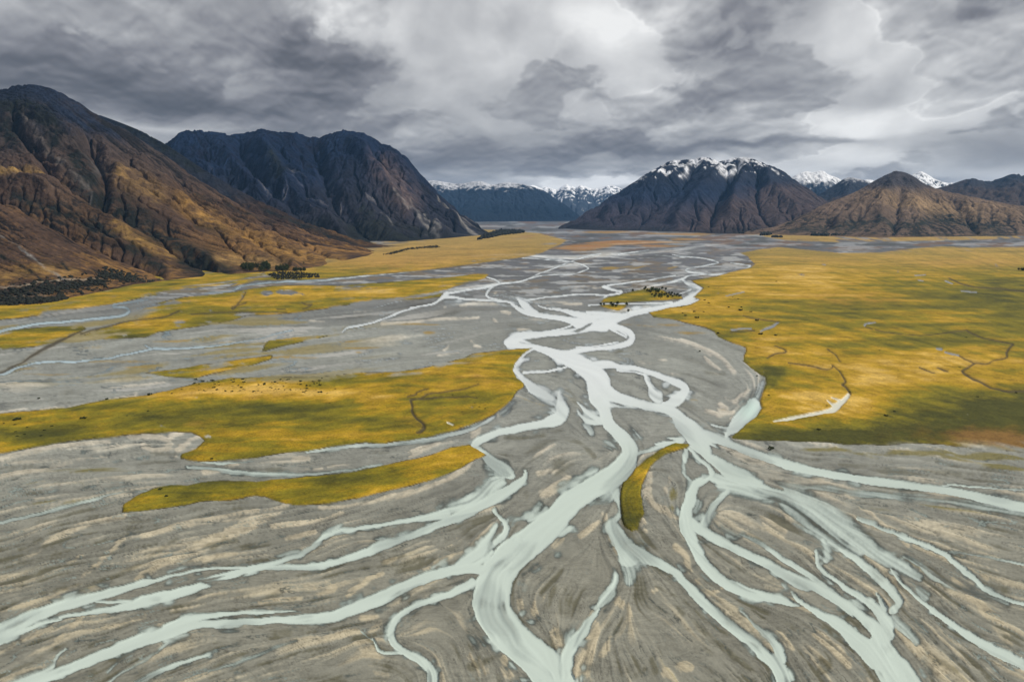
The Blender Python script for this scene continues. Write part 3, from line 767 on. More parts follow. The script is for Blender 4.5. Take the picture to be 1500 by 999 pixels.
MAT_GROUND, MAT_WATER, MAT_ROCK = make_ground(), make_water(), make_rock()
MAT_LEAF = make_leaf('dark_foliage', (0.018, 0.028, 0.010), (0.05, 0.065, 0.02))
MAT_LEAF2 = make_leaf('green_foliage', (0.03, 0.05, 0.012), (0.08, 0.11, 0.025))
MAT_SCRUB = make_leaf('near_black_scrub', (0.006, 0.008, 0.006), (0.016, 0.018, 0.010))
MAT_BARK, _g, _b = principled('bark', 0.9)
_b.inputs['Base Color'].default_value = (0.09, 0.065, 0.045, 1)


# =====================================================================
# valley floor: one terrain grid whose cells grow with distance,
# parted into gravel bed, water and turf terraces
# =====================================================================
def build_floor():
    pxs = np.arange(-170, 1672, 1.5)
    pys = np.concatenate([np.arange(317.3, 318, 0.35), np.arange(318, 420, 0.8), np.arange(420, 1090, 1.4)])
    PX, PY = np.meshgrid(pxs, pys)
    R, C = PX.shape
    X, Y = ground(PX, PY)
    X, Y = X.astype(np.float32), Y.astype(np.float32)
    cell = np.gradient(Y, axis=0)
    cell = np.abs(cell).astype(np.float32) * 0.7
    PXf, PYf = PX.astype(np.float32), PY.astype(np.float32)
    amp = np.clip((PYf - 312) / 260, 0.10, 1.0)
    w1 = perlin(PXf / 22, PYf / 15, 3)
    w2 = perlin(PXf / 22, PYf / 15, 4)
    w3 = perlin(PXf / 7, PYf / 5, 5)
    w4 = perlin(PXf / 7, PYf / 5, 6)
    WX = PXf + amp * (1.9 * w1 + 0.6 * w3)
    WY = PYf + amp * (1.3 * w2 + 0.45 * w4)

    def window(x0, x1, y0, y1):
        a, b = np.searchsorted(pxs, x0), np.searchsorted(pxs, x1)
        c, d = np.searchsorted(pys, y0), np.searchsorted(pys, y1)
        return slice(max(c, 0), max(d, 1)), slice(max(a, 0), max(b, 1))

    def paint(field, pts, soft, op, yscale=1.0, sub=4, rmul=1.0):
        """stroke of varying width, strongest value kept"""
        P = catmull(np.asarray(pts, float).reshape(-1, 3), sub)
        for (x0, y0, r0), (x1, y1, r1) in zip(P[:-1], P[1:]):
            r0, r1 = max(r0, .3) * rmul * min(1, .24 + max(y0 - 355, 0) / 140), max(r1, .3) * rmul * min(1, .24 + max(y1 - 355, 0) / 140)
            pad = max(r0, r1) + soft + 6
            s = window(min(x0, x1) - pad, max(x0, x1) + pad, min(y0, y1) - pad, max(y0, y1) + pad)
            if s[0].stop <= s[0].start or s[1].stop <= s[1].start:
                continue
            d = seg_dist(WX[s], WY[s], x0, y0, x1, y1, r0, r1)
            v = op * sstep(soft * 0.65 + 0.25, -min(soft * 0.8 + 0.45, max(r0, r1) * .6), d)
            field[s] = np.maximum(field[s], v)

    # ---- flow directions from the traced streams (coarse grid, then interpolated)
    cx = np.arange(-170, 1672 + 24, 24.0)
    cy = np.concatenate([np.arange(312, 420, 8.0), np.arange(420, 1110, 18.0)])
    GX, GY = np.meshgrid(cx, cy)
    U = np.zeros(GX.shape)
    V = np.zeros(GX.shape)
    hints = [[-100,620,1, 60,600,1, 250,572,1], [-100,520,1, 300,480,1, 600,470,1], [-100,590,1, 100,575,1, 330,550,1, 620,520,1], [-100,860,1, 100,800,1, 300,765,1, 500,745,1, 680,690,1],
             [-100,740,1, 100,700,1, 300,690,1], [1100,660,1, 1250,675,1, 1500,710,1, 1650,720,1], [1180,745,1, 1330,790,1, 1500,850,1, 1650,900,1], [1250,720,1, 1500,780,1, 1650,820,1], [1100,750,1, 1200,800,1], [960,840,1, 1020,920,1, 1100,1000,1],
             [1330,900,1, 1420,980,1, 1500,1060,1], [640,880,1, 690,950,1, 720,1030,1], [800,800,1, 860,760,1, 900,700,1], [500,960,1, 620,900,1], [-50,960,1, 150,900,1, 400,860,1, 600,820,1],
             [700,480,1, 850,445,1, 1000,380,1, 1100,350,1], [700,350,1, 900,335,1, 1100,350,1], [940,480,1, 1040,510,1, 1100,560,1, 1080,600,1], [960,560,1, 1020,590,1, 1080,620,1]]
    for op, soft, pts in WATER + [(1, 1, h) for h in hints]:
        P = catmull(np.asarray(pts, float).reshape(-1, 3), 1)
        for (x0, y0, r0), (x1, y1, r1) in zip(P[:-1], P[1:]):
            dx, dy = x1 - x0, y1 - y0
            L = math.hypot(dx, dy) + 1e-6
            d = seg_dist(GX, GY * 1.0, x0, y0, x1, y1)
            wgt = (L * (r0 + r1 + 2)) / (d * d + 60) ** 1.25
            # orientation only: double-angle sum
            a = 2 * math.atan2(dy, dx)
            U += wgt * math.cos(a)
            V += wgt * math.sin(a)
    an = 0.5 * np.arctan2(V, U)

    def up(G):
        ix = (PXf - cx[0]) / 24.0
        iy = np.interp(PYf[:, 0], cy, np.arange(len(cy)))[:, None] + 0 * ix
        i0 = np.clip(ix.astype(int), 0, len(cx) - 2)
        j0 = np.clip(iy.astype(int), 0, len(cy) - 2)
        fx, fy = ix - i0, iy - j0
        return (G[j0, i0] * (1 - fx) * (1 - fy) + G[j0, i0 + 1] * fx * (1 - fy) + G[j0 + 1, i0] * (1 - fx) * fy + G[j0 + 1, i0 + 1] * fx * fy)
    c2, s2 = up(np.cos(2 * an)), up(np.sin(2 * an))
    ang = (0.5 * np.arctan2(s2, c2)).astype(np.float32)
    side = np.clip(np.abs(PXf - 820) / 360, 0, 1)
    ang += (0.45 * perlin(PXf / 60, PYf / 36, 11) * (1 - .62 * side) + 0.22 * perlin(PXf / 19, PYf / 12, 12) * (1 - .8 * side)) * np.clip((PYf - 420) / 200, 0.1, 1)
    # step in grid indices
    rowstep = np.gradient(pys)[:, None]
    ui = (np.cos(ang) / 1.5).astype(np.float32)
    vi = (np.sin(ang) / rowstep).astype(np.float32)

    def lic(src, length, step=1.5):
        return lic_field(src, ui, vi, length, step)

    white = rng.randn(R, C).astype(np.float32)
    n_a = smooth(white, it=1)
    n_a /= n_a.std()
    fine = lic(n_a, 36)
    n_b = smooth(rng.randn(R, C).astype(np.float32), it=5)
    n_b /= n_b.std()
    mid = lic(n_b, 54, 2.2)
    n_c = fbm(PXf, PYf, 46, 3, 21)
    n_c = n_c / n_c.std()
    broad = lic(n_c, 22, 3.0)
    n_d = smooth(rng.randn(R, C).astype(np.float32), it=2)
    thin = lic(n_d, 44, 1.8)
    for A in (fine, mid, broad):
        A -= A.mean()
        A /= A.std()

    # ---- masks
    W = np.zeros((R, C), np.float32)
    for op, soft, pts in WATER:
        paint(W, pts, soft, op, rmul=0.93)
    B = np.zeros((R, C), np.float32)
    for pts in BARS:
        P = np.asarray(pts, float).reshape(-1, 2)
        s = window(P[:, 0].min() - 8, P[:, 0].max() + 8, P[:, 1].min() - 8, P[:, 1].max() + 8)
        wx, wy = WX[s], WY[s]
        d = np.full(wx.shape, 1e9, np.float32)
        for i in range(len(P)):
            d = np.minimum(d, seg_dist(wx, wy, *P[i], *P[(i + 1) % len(P)]))
        ins = poly_mask(wx, wy, P)
        sd = np.where(ins, -d, d)
        B[s] = np.maximum(B[s], sstep(1.6, -2.2, sd))
    halo = np.zeros((R, C), np.float32)
    for op, soft, pts in WATER:
        rr = np.asarray(pts, float).reshape(-1, 3)[:, 2].max()
        if rr > 3.0:
            paint(halo, pts, 3.0 + 1.1 * rr, 0.80 * op, sub=2, rmul=1.25)
    hn = perlin(PXf / 38, PYf / 26, 15) + 0.5 * perlin(PXf / 15, PYf / 10, 16)
    W = np.maximum(W, halo * sstep(-0.15, 0.85, hn + 0.10 * mid))
    W = W * (1 - 0.93 * B)
    # sheet flow: streaky, thinner toward soft margins
    W = np.clip(W, 0, 1)
    W = W * (1 - 0.42 * sstep(0.25, 1.0, perlin(PXf / 44, PYf / 30, 17) + 0.35 * mid) * sstep(1.0, 0.7, W * (1 - 0.3 * (PYf > 780))))
    Wtex = np.clip(W + (0.16 * mid + 0.10 * fine) * (4 * W * (1 - W)), 0, 1)
    W = np.clip(Wtex - 0.07 * np.clip(broad - 0.6, 0, 2) * (W > 0.5), 0, 1)
    W = W * (1 - sstep(450, 400, PYf) * (0.15 + 0.45 * sstep(-.3, .6, perlin(PXf / 12, PYf / 4, 29))))
    # grey shallows combed out along the current inside the wide runs
    W = W * (1 - 0.34 * sstep(0.5, 2.4, 0.6 * mid + 0.9 * broad) * sstep(540, 640, PYf))
    # hair-fine side braids that leave and rejoin the runs
    nz = perlin(PXf / 70, PYf / 40, 24) + .4 * perlin(PXf / 25, PYf / 16, 25)
    hair = 0.0
    for a_, b_, lv in ((1.0, .35, .75), (.7, .8, -.4), (1.0, -.3, -1.0)):
        hair = np.maximum(hair, sstep(0.16, 0.02, np.abs(a_ * mid + b_ * broad - lv)) * sstep(-.1, .4, nz * (1 if lv > 0 else -1)))
    W = np.maximum(W, hair * 0.40 * sstep(560, 700, PYf) * (0.35 + 0.65 * np.clip(np.abs(PXf - 830) / 620, 0, 1)))
    W = np.maximum(W, hair * 0.38 * sstep(400, 430, PYf) * sstep(640, 560, PYf) * sstep(-300, 300, PXf) * sstep(1010, 900, PXf))
    # tiny far threads of water
    far = sstep(470, 440, PYf) * sstep(346, 362, PYf)
    inriver = sstep(560, 720, PXf) * sstep(1120, 1040, PXf)
    thread = sstep(1.15, 2.2, mid + 0.5 * broad) * far * inriver * 0.75
    thread2 = sstep(1.6, 2.4, mid + 0.35 * broad) * sstep(345, 331, PYf) * 0.4

    T = np.zeros((R, C), np.float32)          # turf (signed mask)
    TID = np.full((R, C), -1, np.int32)
    TZ = np.zeros((R, C), np.float32)
    edge = np.full((R, C), 99.0, np.float32)
    tw = 0.55
    TWX = PXf + (WX - PXf) * tw
    TWY = PYf + (WY - PYf) * tw
    for k, (lab, hgt, pts) in enumerate(FLATS):
        P = np.asarray(pts, float).reshape(-1, 2)
        s = window(P[:, 0].min() - 8, P[:, 0].max() + 8, P[:, 1].min() - 6, P[:, 1].max() + 6)
        wx, wy = TWX[s], TWY[s]
        d = np.full(wx.shape, 1e9, np.float32)
        for i in range(len(P)):
            d = np.minimum(d, seg_dist(wx, wy, *P[i], *P[(i + 1) % len(P)]))
        ins = poly_mask(wx, wy, P)
        sd = np.where(ins, -d, d)
        # worn, patchy edges where the turf meets dry gravel
        T[s] = np.maximum(T[s], sstep(0.9, -0.9, sd))
        TID[s] = np.where(ins, k, TID[s])
        TZ[s] = np.where(ins, hgt * sstep(0, 2.5, -sd), TZ[s])
        edge[s] = np.minimum(edge[s], np.abs(sd))
    # flood-washed gap in the big left flat, ragged farmland and fan edges
    wn = fbm(PXf, PYf * 1.5, 24, 4, 31)
    wash = np.exp(-(((PXf - 268) / 34) ** 2 + ((PYf - 645) / 12) ** 2))
    T *= 1 - sstep(0.45, 0.6, wash + 0.45 * wn)
    hole = np.exp(-(((PXf - 410) / 48) ** 2 + ((PYf - 429) / 5) ** 2)) + 0.8 * np.exp(-(((PXf - 160) / 40) ** 2 + ((PYf - 491) / 4) ** 2)) + .8 * np.exp(-(((PXf - 290) / 40) ** 2 + ((PYf - 472) / 3) ** 2))
    T *= 1 - sstep(0.55, 0.8, hole + 0.5 * wn)
    fr = sstep(600, 520, PYf) * sstep(760, 640, PXf) + sstep(380, 350, PYf)
    T *= 1 - np.clip(fr, 0, 1) * sstep(16, 2, edge) * sstep(0.35, 0.9, 0.6 * np.abs(mid) + 0.3 * broad + 0.4 * wn - 0.02 * edge)
    south = sstep(644, 658, PYf) * (PXf > 1100)
    T *= 1 - south * sstep(-0.1, 0.5, 0.35 * mid + 0.3 * broad + (PYf - 652) / 14)
    W = W * (1 - T)
    CRW = np.zeros((R, C), np.float32)
    CRD = np.zeros((R, C), np.float32)
    for wet, pts in CREEKS:
        if wet == 2:
            paint(CRW, pts, 0.5, 1.0, sub=3)
        elif wet == 1:
            paint(CRD, pts, 0.7, 1.0, sub=3)
        else:
            paint(CRD, pts, 1.0, 0.45, sub=3)
    S = np.zeros((R, C), np.float32)
    for op, pts in SAND:
        paint(S, pts, 4.0, op * 0.9, sub=3, rmul=1.15)
    K = np.zeros((R, C), np.float32)
    for op, pts in DARK:
        paint(K, pts, 3.5, op, sub=3)
    PT = np.zeros((R, C), np.float32)
    RU = np.zeros((R, C), np.float32)
    for st, x, y, rx, ry, rust in PATCH:
        e = st * np.exp(-(((PXf - x) / rx) ** 2 + ((PYf - y) / ry) ** 2))
        PT = np.maximum(PT, e)
        if rust:
            RU = np.maximum(RU, e)

    # ---- gravel colour
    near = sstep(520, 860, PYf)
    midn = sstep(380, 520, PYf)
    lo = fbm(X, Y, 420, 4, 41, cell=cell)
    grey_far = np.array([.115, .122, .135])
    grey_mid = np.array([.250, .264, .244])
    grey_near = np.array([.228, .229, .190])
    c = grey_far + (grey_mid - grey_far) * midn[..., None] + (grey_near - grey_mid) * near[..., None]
    sidey = np.clip(np.abs(PXf - 830) / 620, 0, 1)
    # smooth silt sheets in places, streaked ground elsewhere
    rugged = sstep(-0.45, 0.55, perlin(PXf / 75, PYf / 48, 19) + 0.5 * perlin(PXf / 28, PYf / 20, 20) + 0.7 * sidey - 0.15)
    calm = np.zeros((R, C), np.float32)
    for x_, y_, rx_, ry_ in ((835,815,50,40), (870,850,30,30), (1000,965,90,45), (960,900,50,40), (560,860,70,18), (650,905,60,26), (520,985,80,25), (40,975,50,25), (430,860,60,18), (1015,815,40,26),
                             (780,760,30,40), (820,600,30,20), (690,510,60,14), (1010,530,60,25), (560,520,120,18), (80,575,90,12), (650,930,50,30), (1140,790,40,20), (1180,700,60,8), (300,845,90,8), (180,690,60,8), (1440,900,40,20), (1010,690,12,16)):
        calm = np.maximum(calm, np.exp(-(((WX - x_) / rx_) ** 2 + ((WY - y_) / ry_) ** 2) * 1.2))
    calm = np.clip(calm * 1.15, 0, 1)
    rugged = rugged * (1 - 0.75 * calm)
    iso = fbm(PXf + 5 * mid, PYf + 3 * mid, 16, 5, 23, 0.6)
    iso = lic(iso, 5) * 0.42 + 0.35 * iso
    speck = fbm(PXf, PYf, 4.2, 2, 27, 0.7)
    c = c * (1 + 0.12 * lo + 0.05 * broad + (.25 + .75 * rugged) * (0.07 * mid + 0.05 * fine + 0.085 * thin) + 0.035 * iso + 0.025 * speck)[..., None]
    iso = iso * (1 - .5 * calm)
    # sandy flood deposits: follow the flow, more of them near the camera and at the sides
    sandf = (0.62 * mid + 0.50 * thin + 0.12 * fine) * (0.45 + 0.55 * rugged) + 0.55 * broad + 0.6 * lo + 0.12 * iso + 0.05 * speck
    thr = 1.50 - 0.45 * near - 0.62 * sidey * near + 0.35 * (1 - midn)
    Sn = sstep(thr - 0.45, thr + 0.75, sandf)
    Sh = 1.0 * sstep(0.26, 0.95, S + (0.28 * mid + 0.30 * thin + 0.10 * iso) * (S > .02))
    S2 = np.clip(np.maximum(Sn * 0.8, Sh), 0, 1)
    sand = np.array([.455, .405, .285]) * near[..., None] + np.array([.50, .475, .41]) * (1 - near[..., None])
    sand = sand * (1 + 0.12 * iso + 0.08 * fine + .06 * speck)[..., None]
    c = c + (sand - c) * (S2 * 0.85)[..., None]
    # damp olive runnels
    Kn = sstep(0.75, 1.7, (-0.60 * mid - 0.55 * thin) * (0.5 + 0.5 * rugged) - 0.15 * iso + 0.5 * fbm(PXf, PYf, 60, 3, 51) * 2 + 0.25 * near) * (0.30 + 0.70 * near)
    K2 = np.clip(np.maximum(Kn * 0.75, K * sstep(-0.9, 0.8, mid * .7 + 1.2 * iso)), 0, 1)
    c = c + (np.array([.075, .070, .034]) - c) * (K2 * 0.85)[..., None]
    # hair-thin dark rills along the edges of deposits
    rv = mid * 0.9 + 0.25 * iso + 0.25 * thin
    rill = sstep(0.11, 0.0, np.abs(rv - 0.75)) * (0.2 + 0.8 * near) * sstep(-0.3, 0.4, fbm(PXf, PYf, 70, 3, 61))
    rill = np.maximum(rill, 0.8 * sstep(0.08, 0.0, np.abs(rv + 0.7)) * near * sstep(-.1, .5, fbm(PXf, PYf, 90, 3, 62)))
    for k_, (a_, b_, c_, lv) in enumerate(((1.0, .55, .1, 0.05), (.8, .7, .3, 1.35), (1.1, -.5, .2, -1.2), (.5, .3, .9, 1.1))):
        ln = sstep(0.13, 0.02, np.abs(a_ * mid + .25 * b_ * iso + .5 * b_ * thin - lv)) * sstep(-0.15, 0.35, fbm(PXf, PYf, 64, 3, 63 + k_)) * (0.5 + 0.5 * near) * sstep(420, 470, PYf)
        rill = np.maximum(rill, 0.75 * ln)
    rill = rill * (1 - 0.8 * calm)
    c = c * (1 - 0.50 * rill)[..., None]
    # broken golden and pale streaks among the braids on the left
    lft = sstep(620, 420, PXf) * sstep(450, 475, PYf) * sstep(575, 545, PYf)
    gold = sstep(0.45, 1.2, mid + 0.5 * broad + 0.5 * lo) * lft
    c = c + (np.array([.235, .19, .055]) - c) * (gold * .75)[..., None]
    pale = sstep(0.9, 1.8, -mid + 0.4 * fine - .3 * broad) * sstep(760, 600, PXf) * sstep(440, 470, PYf) * sstep(610, 570, PYf)
    c = c + (np.array([.46, .46, .44]) - c) * (pale * .6)[..., None]
    # far plain: rusty scrub, dark swards and pale dry channels lying across the valley
    fp = sstep(374, 362, PYf) * sstep(318, 322, PYf)
    f1 = fbm(PXf / 9 + 40, PYf * 1.0, 7.5, 4, 95, 0.6)
    f2 = fbm(PXf / 14 + 90, PYf * 1.0, 4.5, 4, 99, 0.6)
    c = c + (np.array([.145, .088, .052]) - c) * (fp * sstep(.0, .45, f1) * .75)[..., None]
    c = c + (np.array([.055, .058, .050]) - c) * (fp * sstep(.12, .5, -f1) * .6)[..., None]
    c = c + (np.array([.34, .36, .38]) - c) * (fp * sstep(.16, .5, f2) * .55)[..., None]
    fq = sstep(362, 372, PYf) * sstep(450, 424, PYf)
    f3 = fbm(PXf / 11 + 140, PYf * 0.8, 6.0, 4, 103, 0.6)
    f4 = fbm(PXf / 16 + 190, PYf * 0.8, 3.6, 4, 107, 0.6)
    c = c + (np.array([.19, .14, .075]) - c) * (fq * sstep(.12, .5, f3) * .5)[..., None]
    c = c + (np.array([.11, .115, .115]) - c) * (fq * sstep(.1, .5, -f3) * .6)[..., None]
    c = c + (np.array([.42, .44, .45]) - c) * (fq * sstep(.18, .48, f4) * .6)[..., None]
    # vegetation taking hold
    pv = sstep(0.30, 0.62, PT * 0.9 + 0.14 * mid + 0.10 * fine - 0.05)
    vegc = np.array([.30, .205, .045]) + (np.array([.34, .16, .05]) - np.array([.30, .205, .045])) * RU[..., None]
    vegc = np.where((PYf > 640)[..., None], np.array([.155, .135, .03]), vegc)
    c = c + (vegc - c) * (pv * 0.8)[..., None]
    # wet, darker rim beside the water
    rimW = np.clip(smooth(W, it=3) * 2.2, 0, 1) * (1 - W)
    c = c * (1 - 0.34 * rimW)[..., None]
    cut = np.exp(-((W - 0.26) / 0.13) ** 2) * sstep(-.25, .35, perlin(PXf / 34, PYf / 24, 14)) * sstep(430, 560, PYf)
    c = c * (1 - 0.5 * cut)[..., None]
    c += np.array([.62, .66, .66]) * 0.55 * (thread + thread2)[..., None]
    # ---- water colour
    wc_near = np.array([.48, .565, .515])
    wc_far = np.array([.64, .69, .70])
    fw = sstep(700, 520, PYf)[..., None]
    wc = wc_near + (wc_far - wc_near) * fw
    blue = (sstep(560, 400, PXf) * sstep(600, 560, PYf))[..., None]
    wc = wc + (np.array([.40, .52, .58]) - wc) * blue
    teal = np.exp(-(((PXf - 1098) / 20) ** 2 + ((PYf - 600) / 22) ** 2))[..., None]
    wc = wc + (np.array([.56, .71, .65]) - wc) * teal
    # depth and silt load vary across the stream
    shade = sstep(0.1, 1.3, 0.8 * broad + 0.5 * mid + 0.9 * perlin(PXf / 50, PYf / 36, 18)) * sstep(440, 600, PYf)
    wc = wc * (1 - 0.20 * shade)[..., None] + np.array([.0, .004, .008]) * shade[..., None]
    wc = wc * (1 + 0.03 * mid)[..., None]
    shallow = (wc * 0.36 + c * 0.22) * np.array([.93, 1.0, 1.05])
    Wc = np.clip(W, 0, 1)
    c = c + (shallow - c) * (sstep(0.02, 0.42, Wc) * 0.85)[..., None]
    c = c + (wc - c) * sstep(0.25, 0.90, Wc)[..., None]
    bank = np.exp(-((Wc - 0.22) / 0.13) ** 2) * sstep(-.35, .25, perlin(PXf / 40, PYf / 28, 13)) * sstep(400, 560, PYf) * (1 - T)
    c = c * (1 - 0.45 * bank)[..., None]

    # ---- turf colour
    tone = np.zeros((R, C), np.float32)
    rust = np.zeros((R, C), np.float32)
    tx, ty = PXf + 16 * w1 + 6 * w3, PYf + 4 * w2 + 2 * w4
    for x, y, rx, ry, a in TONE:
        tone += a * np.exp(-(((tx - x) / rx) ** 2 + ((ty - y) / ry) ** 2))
    for x, y, rx, ry, a in RUST:
        rust += a * np.exp(-(((tx - x) / rx) ** 2 + ((ty - y) / ry) ** 2))
    big = fbm(X, Y, 330, 5, 71, 0.55, cell=cell)
    sm = fbm(X, Y, 60, 4, 75, 0.6, cell=cell)
    streak = fbm(X * 0.35 + 0.2 * Y, Y, 70, 4, 79, 0.6, cell=cell)
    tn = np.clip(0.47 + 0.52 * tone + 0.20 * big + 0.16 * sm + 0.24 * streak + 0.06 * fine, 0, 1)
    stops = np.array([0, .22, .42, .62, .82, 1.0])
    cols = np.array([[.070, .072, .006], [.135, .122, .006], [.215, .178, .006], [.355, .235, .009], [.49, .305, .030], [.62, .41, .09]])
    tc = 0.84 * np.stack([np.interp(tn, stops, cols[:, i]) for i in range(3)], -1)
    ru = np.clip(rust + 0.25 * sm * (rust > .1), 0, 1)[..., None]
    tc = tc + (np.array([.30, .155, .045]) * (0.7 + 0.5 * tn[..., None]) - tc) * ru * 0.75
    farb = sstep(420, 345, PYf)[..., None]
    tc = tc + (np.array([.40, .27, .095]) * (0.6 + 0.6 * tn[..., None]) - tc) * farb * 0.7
    # eroded lip: bare dark soil
    lip = sstep(1.3, 0.2, edge) * sstep(360, 420, PYf) * (0.35 + 0.65 * sstep(-.2, .3, fbm(PXf, PYf, 30, 3, 91)))
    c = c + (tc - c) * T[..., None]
    c = c + (np.array([.035, .028, .015]) - c) * (lip * 0.8 * (T > 0.15))[..., None]
    nearcreek = np.clip(smooth(CRD, it=4) * 1.2, 0, .5)
    c = c + (np.array([.12, .085, .02]) - c) * (nearcreek * 0.6)[..., None]
    c = c + (np.array([.055, .045, .028]) - c) * (CRD * 0.85)[..., None]
    slough = np.where((PYf > 560)[..., None], np.array([.60, .60, .50]), np.array([.20, .22, .24]))
    c = c + (slough - c) * CRW[..., None]

    # ---- relief
    Z = rugged * (0.06 * fine + 0.10 * mid) + 0.18 * broad + 0.16 * iso + (0.40 * sstep(-.12, .12, mid + .35 * thin - .05) + 0.35 * sstep(-.12, .12, .9 * mid + .3 * thin - 1.2) + .10 * thin) * near * (1 - .7 * calm) + 0.35 * S2 - 0.25 * K2 - 0.2 * rill
    Z = Z * np.clip(cell / 1.2, 0.6, 2.5) * (1 - T) + 0.25
    Z = Z * (1 - W) - 0.45 * W
    Z = Z + T * (TZ + 0.35 * sm + 0.5 * big)
    Z = Z - 1.3 * CRD * T - 1.5 * CRW * T
    Wall_ = np.clip(np.maximum(W, CRW), 0, 1)
    SX, SY = PX.copy(), PY.copy()
    rs = np.gradient(pys)[:, None]
    for L in (T - 0.5, np.where(T > .5, -1.0, Wall_ - 0.42)):
        gy_, gx_ = np.gradient(L)
        gx_, gy_ = gx_ / 1.5, gy_ / rs
        g2 = gx_ ** 2 + gy_ ** 2
        ok = (g2 > 0.02)
        mx, my = np.where(ok, -L * gx_ / np.maximum(g2, .02), 0), np.where(ok, -L * gy_ / np.maximum(g2, .02), 0)
        near_ = (np.abs(mx) < 0.72) & (np.abs(my) < 0.48 * rs)
        SX += np.where(near_, mx, 0)
        SY += np.where(near_, my, 0)
    SX = np.clip(SX, PX - .72, PX + .72)
    SY = np.clip(SY, PY - .48 * rs, PY + .48 * rs)
    X2, Y2 = ground(SX, SY)
    co = np.stack([X2, Y2, Z.astype(np.float32)], -1)
    Wall = np.clip(np.maximum(W, CRW), 0, 1).astype(np.float32)
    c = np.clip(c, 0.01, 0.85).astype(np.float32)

    fW = (Wall[:-1, :-1] + Wall[1:, :-1] + Wall[:-1, 1:] + Wall[1:, 1:]) / 4 > 0.42
    fT = (T[:-1, :-1] + T[1:, :-1] + T[:-1, 1:] + T[1:, 1:]) / 4 > 0.5
    fI = TID[:-1, :-1]
    fT &= fI >= 0
    fW &= ~(fT & (CRW[:-1, :-1] < 0.4))
    fT &= ~fW
    ex = {'wet': Wall, 'turf': T.astype(np.float32)}
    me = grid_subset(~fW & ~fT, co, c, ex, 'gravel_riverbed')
    new_obj('gravel_riverbed', me, MAT_GROUND, kind='structure', label='wide braided riverbed of grey gravel and pale sand across the whole valley floor')
    inflat = fW & (fI >= 0) & (CRW[:-1, :-1] > 0.3)
    me = grid_subset(fW & ~inflat, co, c, ex, 'river_water')
    new_obj('river_water', me, MAT_WATER, kind='structure', label='milky pale turquoise glacial river braiding through the grey gravel bars')
    if inflat.any():
        me = grid_subset(inflat, co, c, ex, 'slough_water')
        new_obj('slough_water', me, MAT_WATER, kind='structure', label='still pale pools and sloughs lying in the golden grass plain')
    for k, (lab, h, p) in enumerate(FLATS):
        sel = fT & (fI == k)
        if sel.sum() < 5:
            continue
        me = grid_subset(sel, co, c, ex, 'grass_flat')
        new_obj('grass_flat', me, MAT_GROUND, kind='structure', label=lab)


build_floor()


def outer_ground():
    # plain gravel carrying on beyond the surveyed valley floor
    xs = np.concatenate([np.linspace(-33500, -4000, 12), np.linspace(-3000, 3000, 25), np.linspace(4000, 33500, 12)])
    ys = np.concatenate([np.linspace(-2400, 2000, 18), np.linspace(3000, 33000, 16)])
    A, B = np.meshgrid(xs, ys)
    co = np.stack([A, B, np.full(A.shape, -4.0)], -1)
    col = np.zeros(co.shape) + np.array([.21, .21, .18])
    me = grid_subset(np.ones((len(ys) - 1, len(xs) - 1), bool), co, col, {'wet': np.zeros(A.shape), 'turf': np.zeros(A.shape)}, 'outer_riverbed')
    new_obj('outer_riverbed', me, MAT_GROUND, kind='structure', label='grey gravel plain carrying on outside the photographed valley floor')


outer_ground()


# =====================================================================
# mountains: terrain sheets with real foot and ridge distances, carved by
# traced gullies and by simulated running water
# =====================================================================
def interp_curve(pts, x, sub=6):
    P = catmull(np.asarray(pts, float).reshape(-1, 2), sub)
    o = np.argsort(P[:, 0])
    return np.interp(x, P[o, 0], P[o, 1])


def depth_of(y, z):
    return y * CT - (z - CAM_H) * ST


def z_on_ray(py, y):
    """height at forward distance y of the line of sight through photo row py"""
    dx, dy, dz = pix_dir(750.0, py)
    return CAM_H + y * dz / dy


def row_of(y, z):
    u = y * ST + (z - CAM_H) * CT
    return CY - F * u / depth_of(y, z)


def erode(Z, cx, cy, n_batches, n_part, steps, amount, seed=0):
    r = np.random.RandomState(seed)
    R, C = Z.shape
    Z = Z.astype(np.float64).copy()
    Fl = np.zeros(R * C)
    for b in range(n_batches):
        gy, gx = np.gradient(smooth(Z))
        gx, gy = (gx / cx).ravel(), (gy / cy).ravel()
        x = r.rand(n_part) * (C - 2)
        y = r.rand(n_part) * (R - 2)
        vx = np.zeros(n_part)
        vy = np.zeros(n_part)
        dep = np.zeros(R * C)
        w = np.ones(n_part)
        for s in range(steps):
            idx = (y.astype(int)) * C + x.astype(int)
            ax, ay = -gx[idx], -gy[idx]
            sl = np.hypot(ax, ay) + 1e-6
            vx = 0.55 * vx + 0.45 * ax / sl
            vy = 0.55 * vy + 0.45 * ay / sl
            n = np.hypot(vx, vy) + 1e-6
            dep += np.bincount(idx, weights=w * np.minimum(sl, 0.8), minlength=R * C)
            x = np.clip(x + vx / n * min(cx, cy) / cx, 0, C - 1.01)
            y = np.clip(y + vy / n * min(cx, cy) / cy, 0, R - 1.01)
            w = np.minimum(w + 0.06, 3.0)
        Fl += dep
        D = smooth(np.log1p(dep.reshape(R, C)), it=1)
        Z -= amount * (D - D.mean() * 0.8)
    return Z, np.log1p(smooth(Fl.reshape(R, C), it=1))


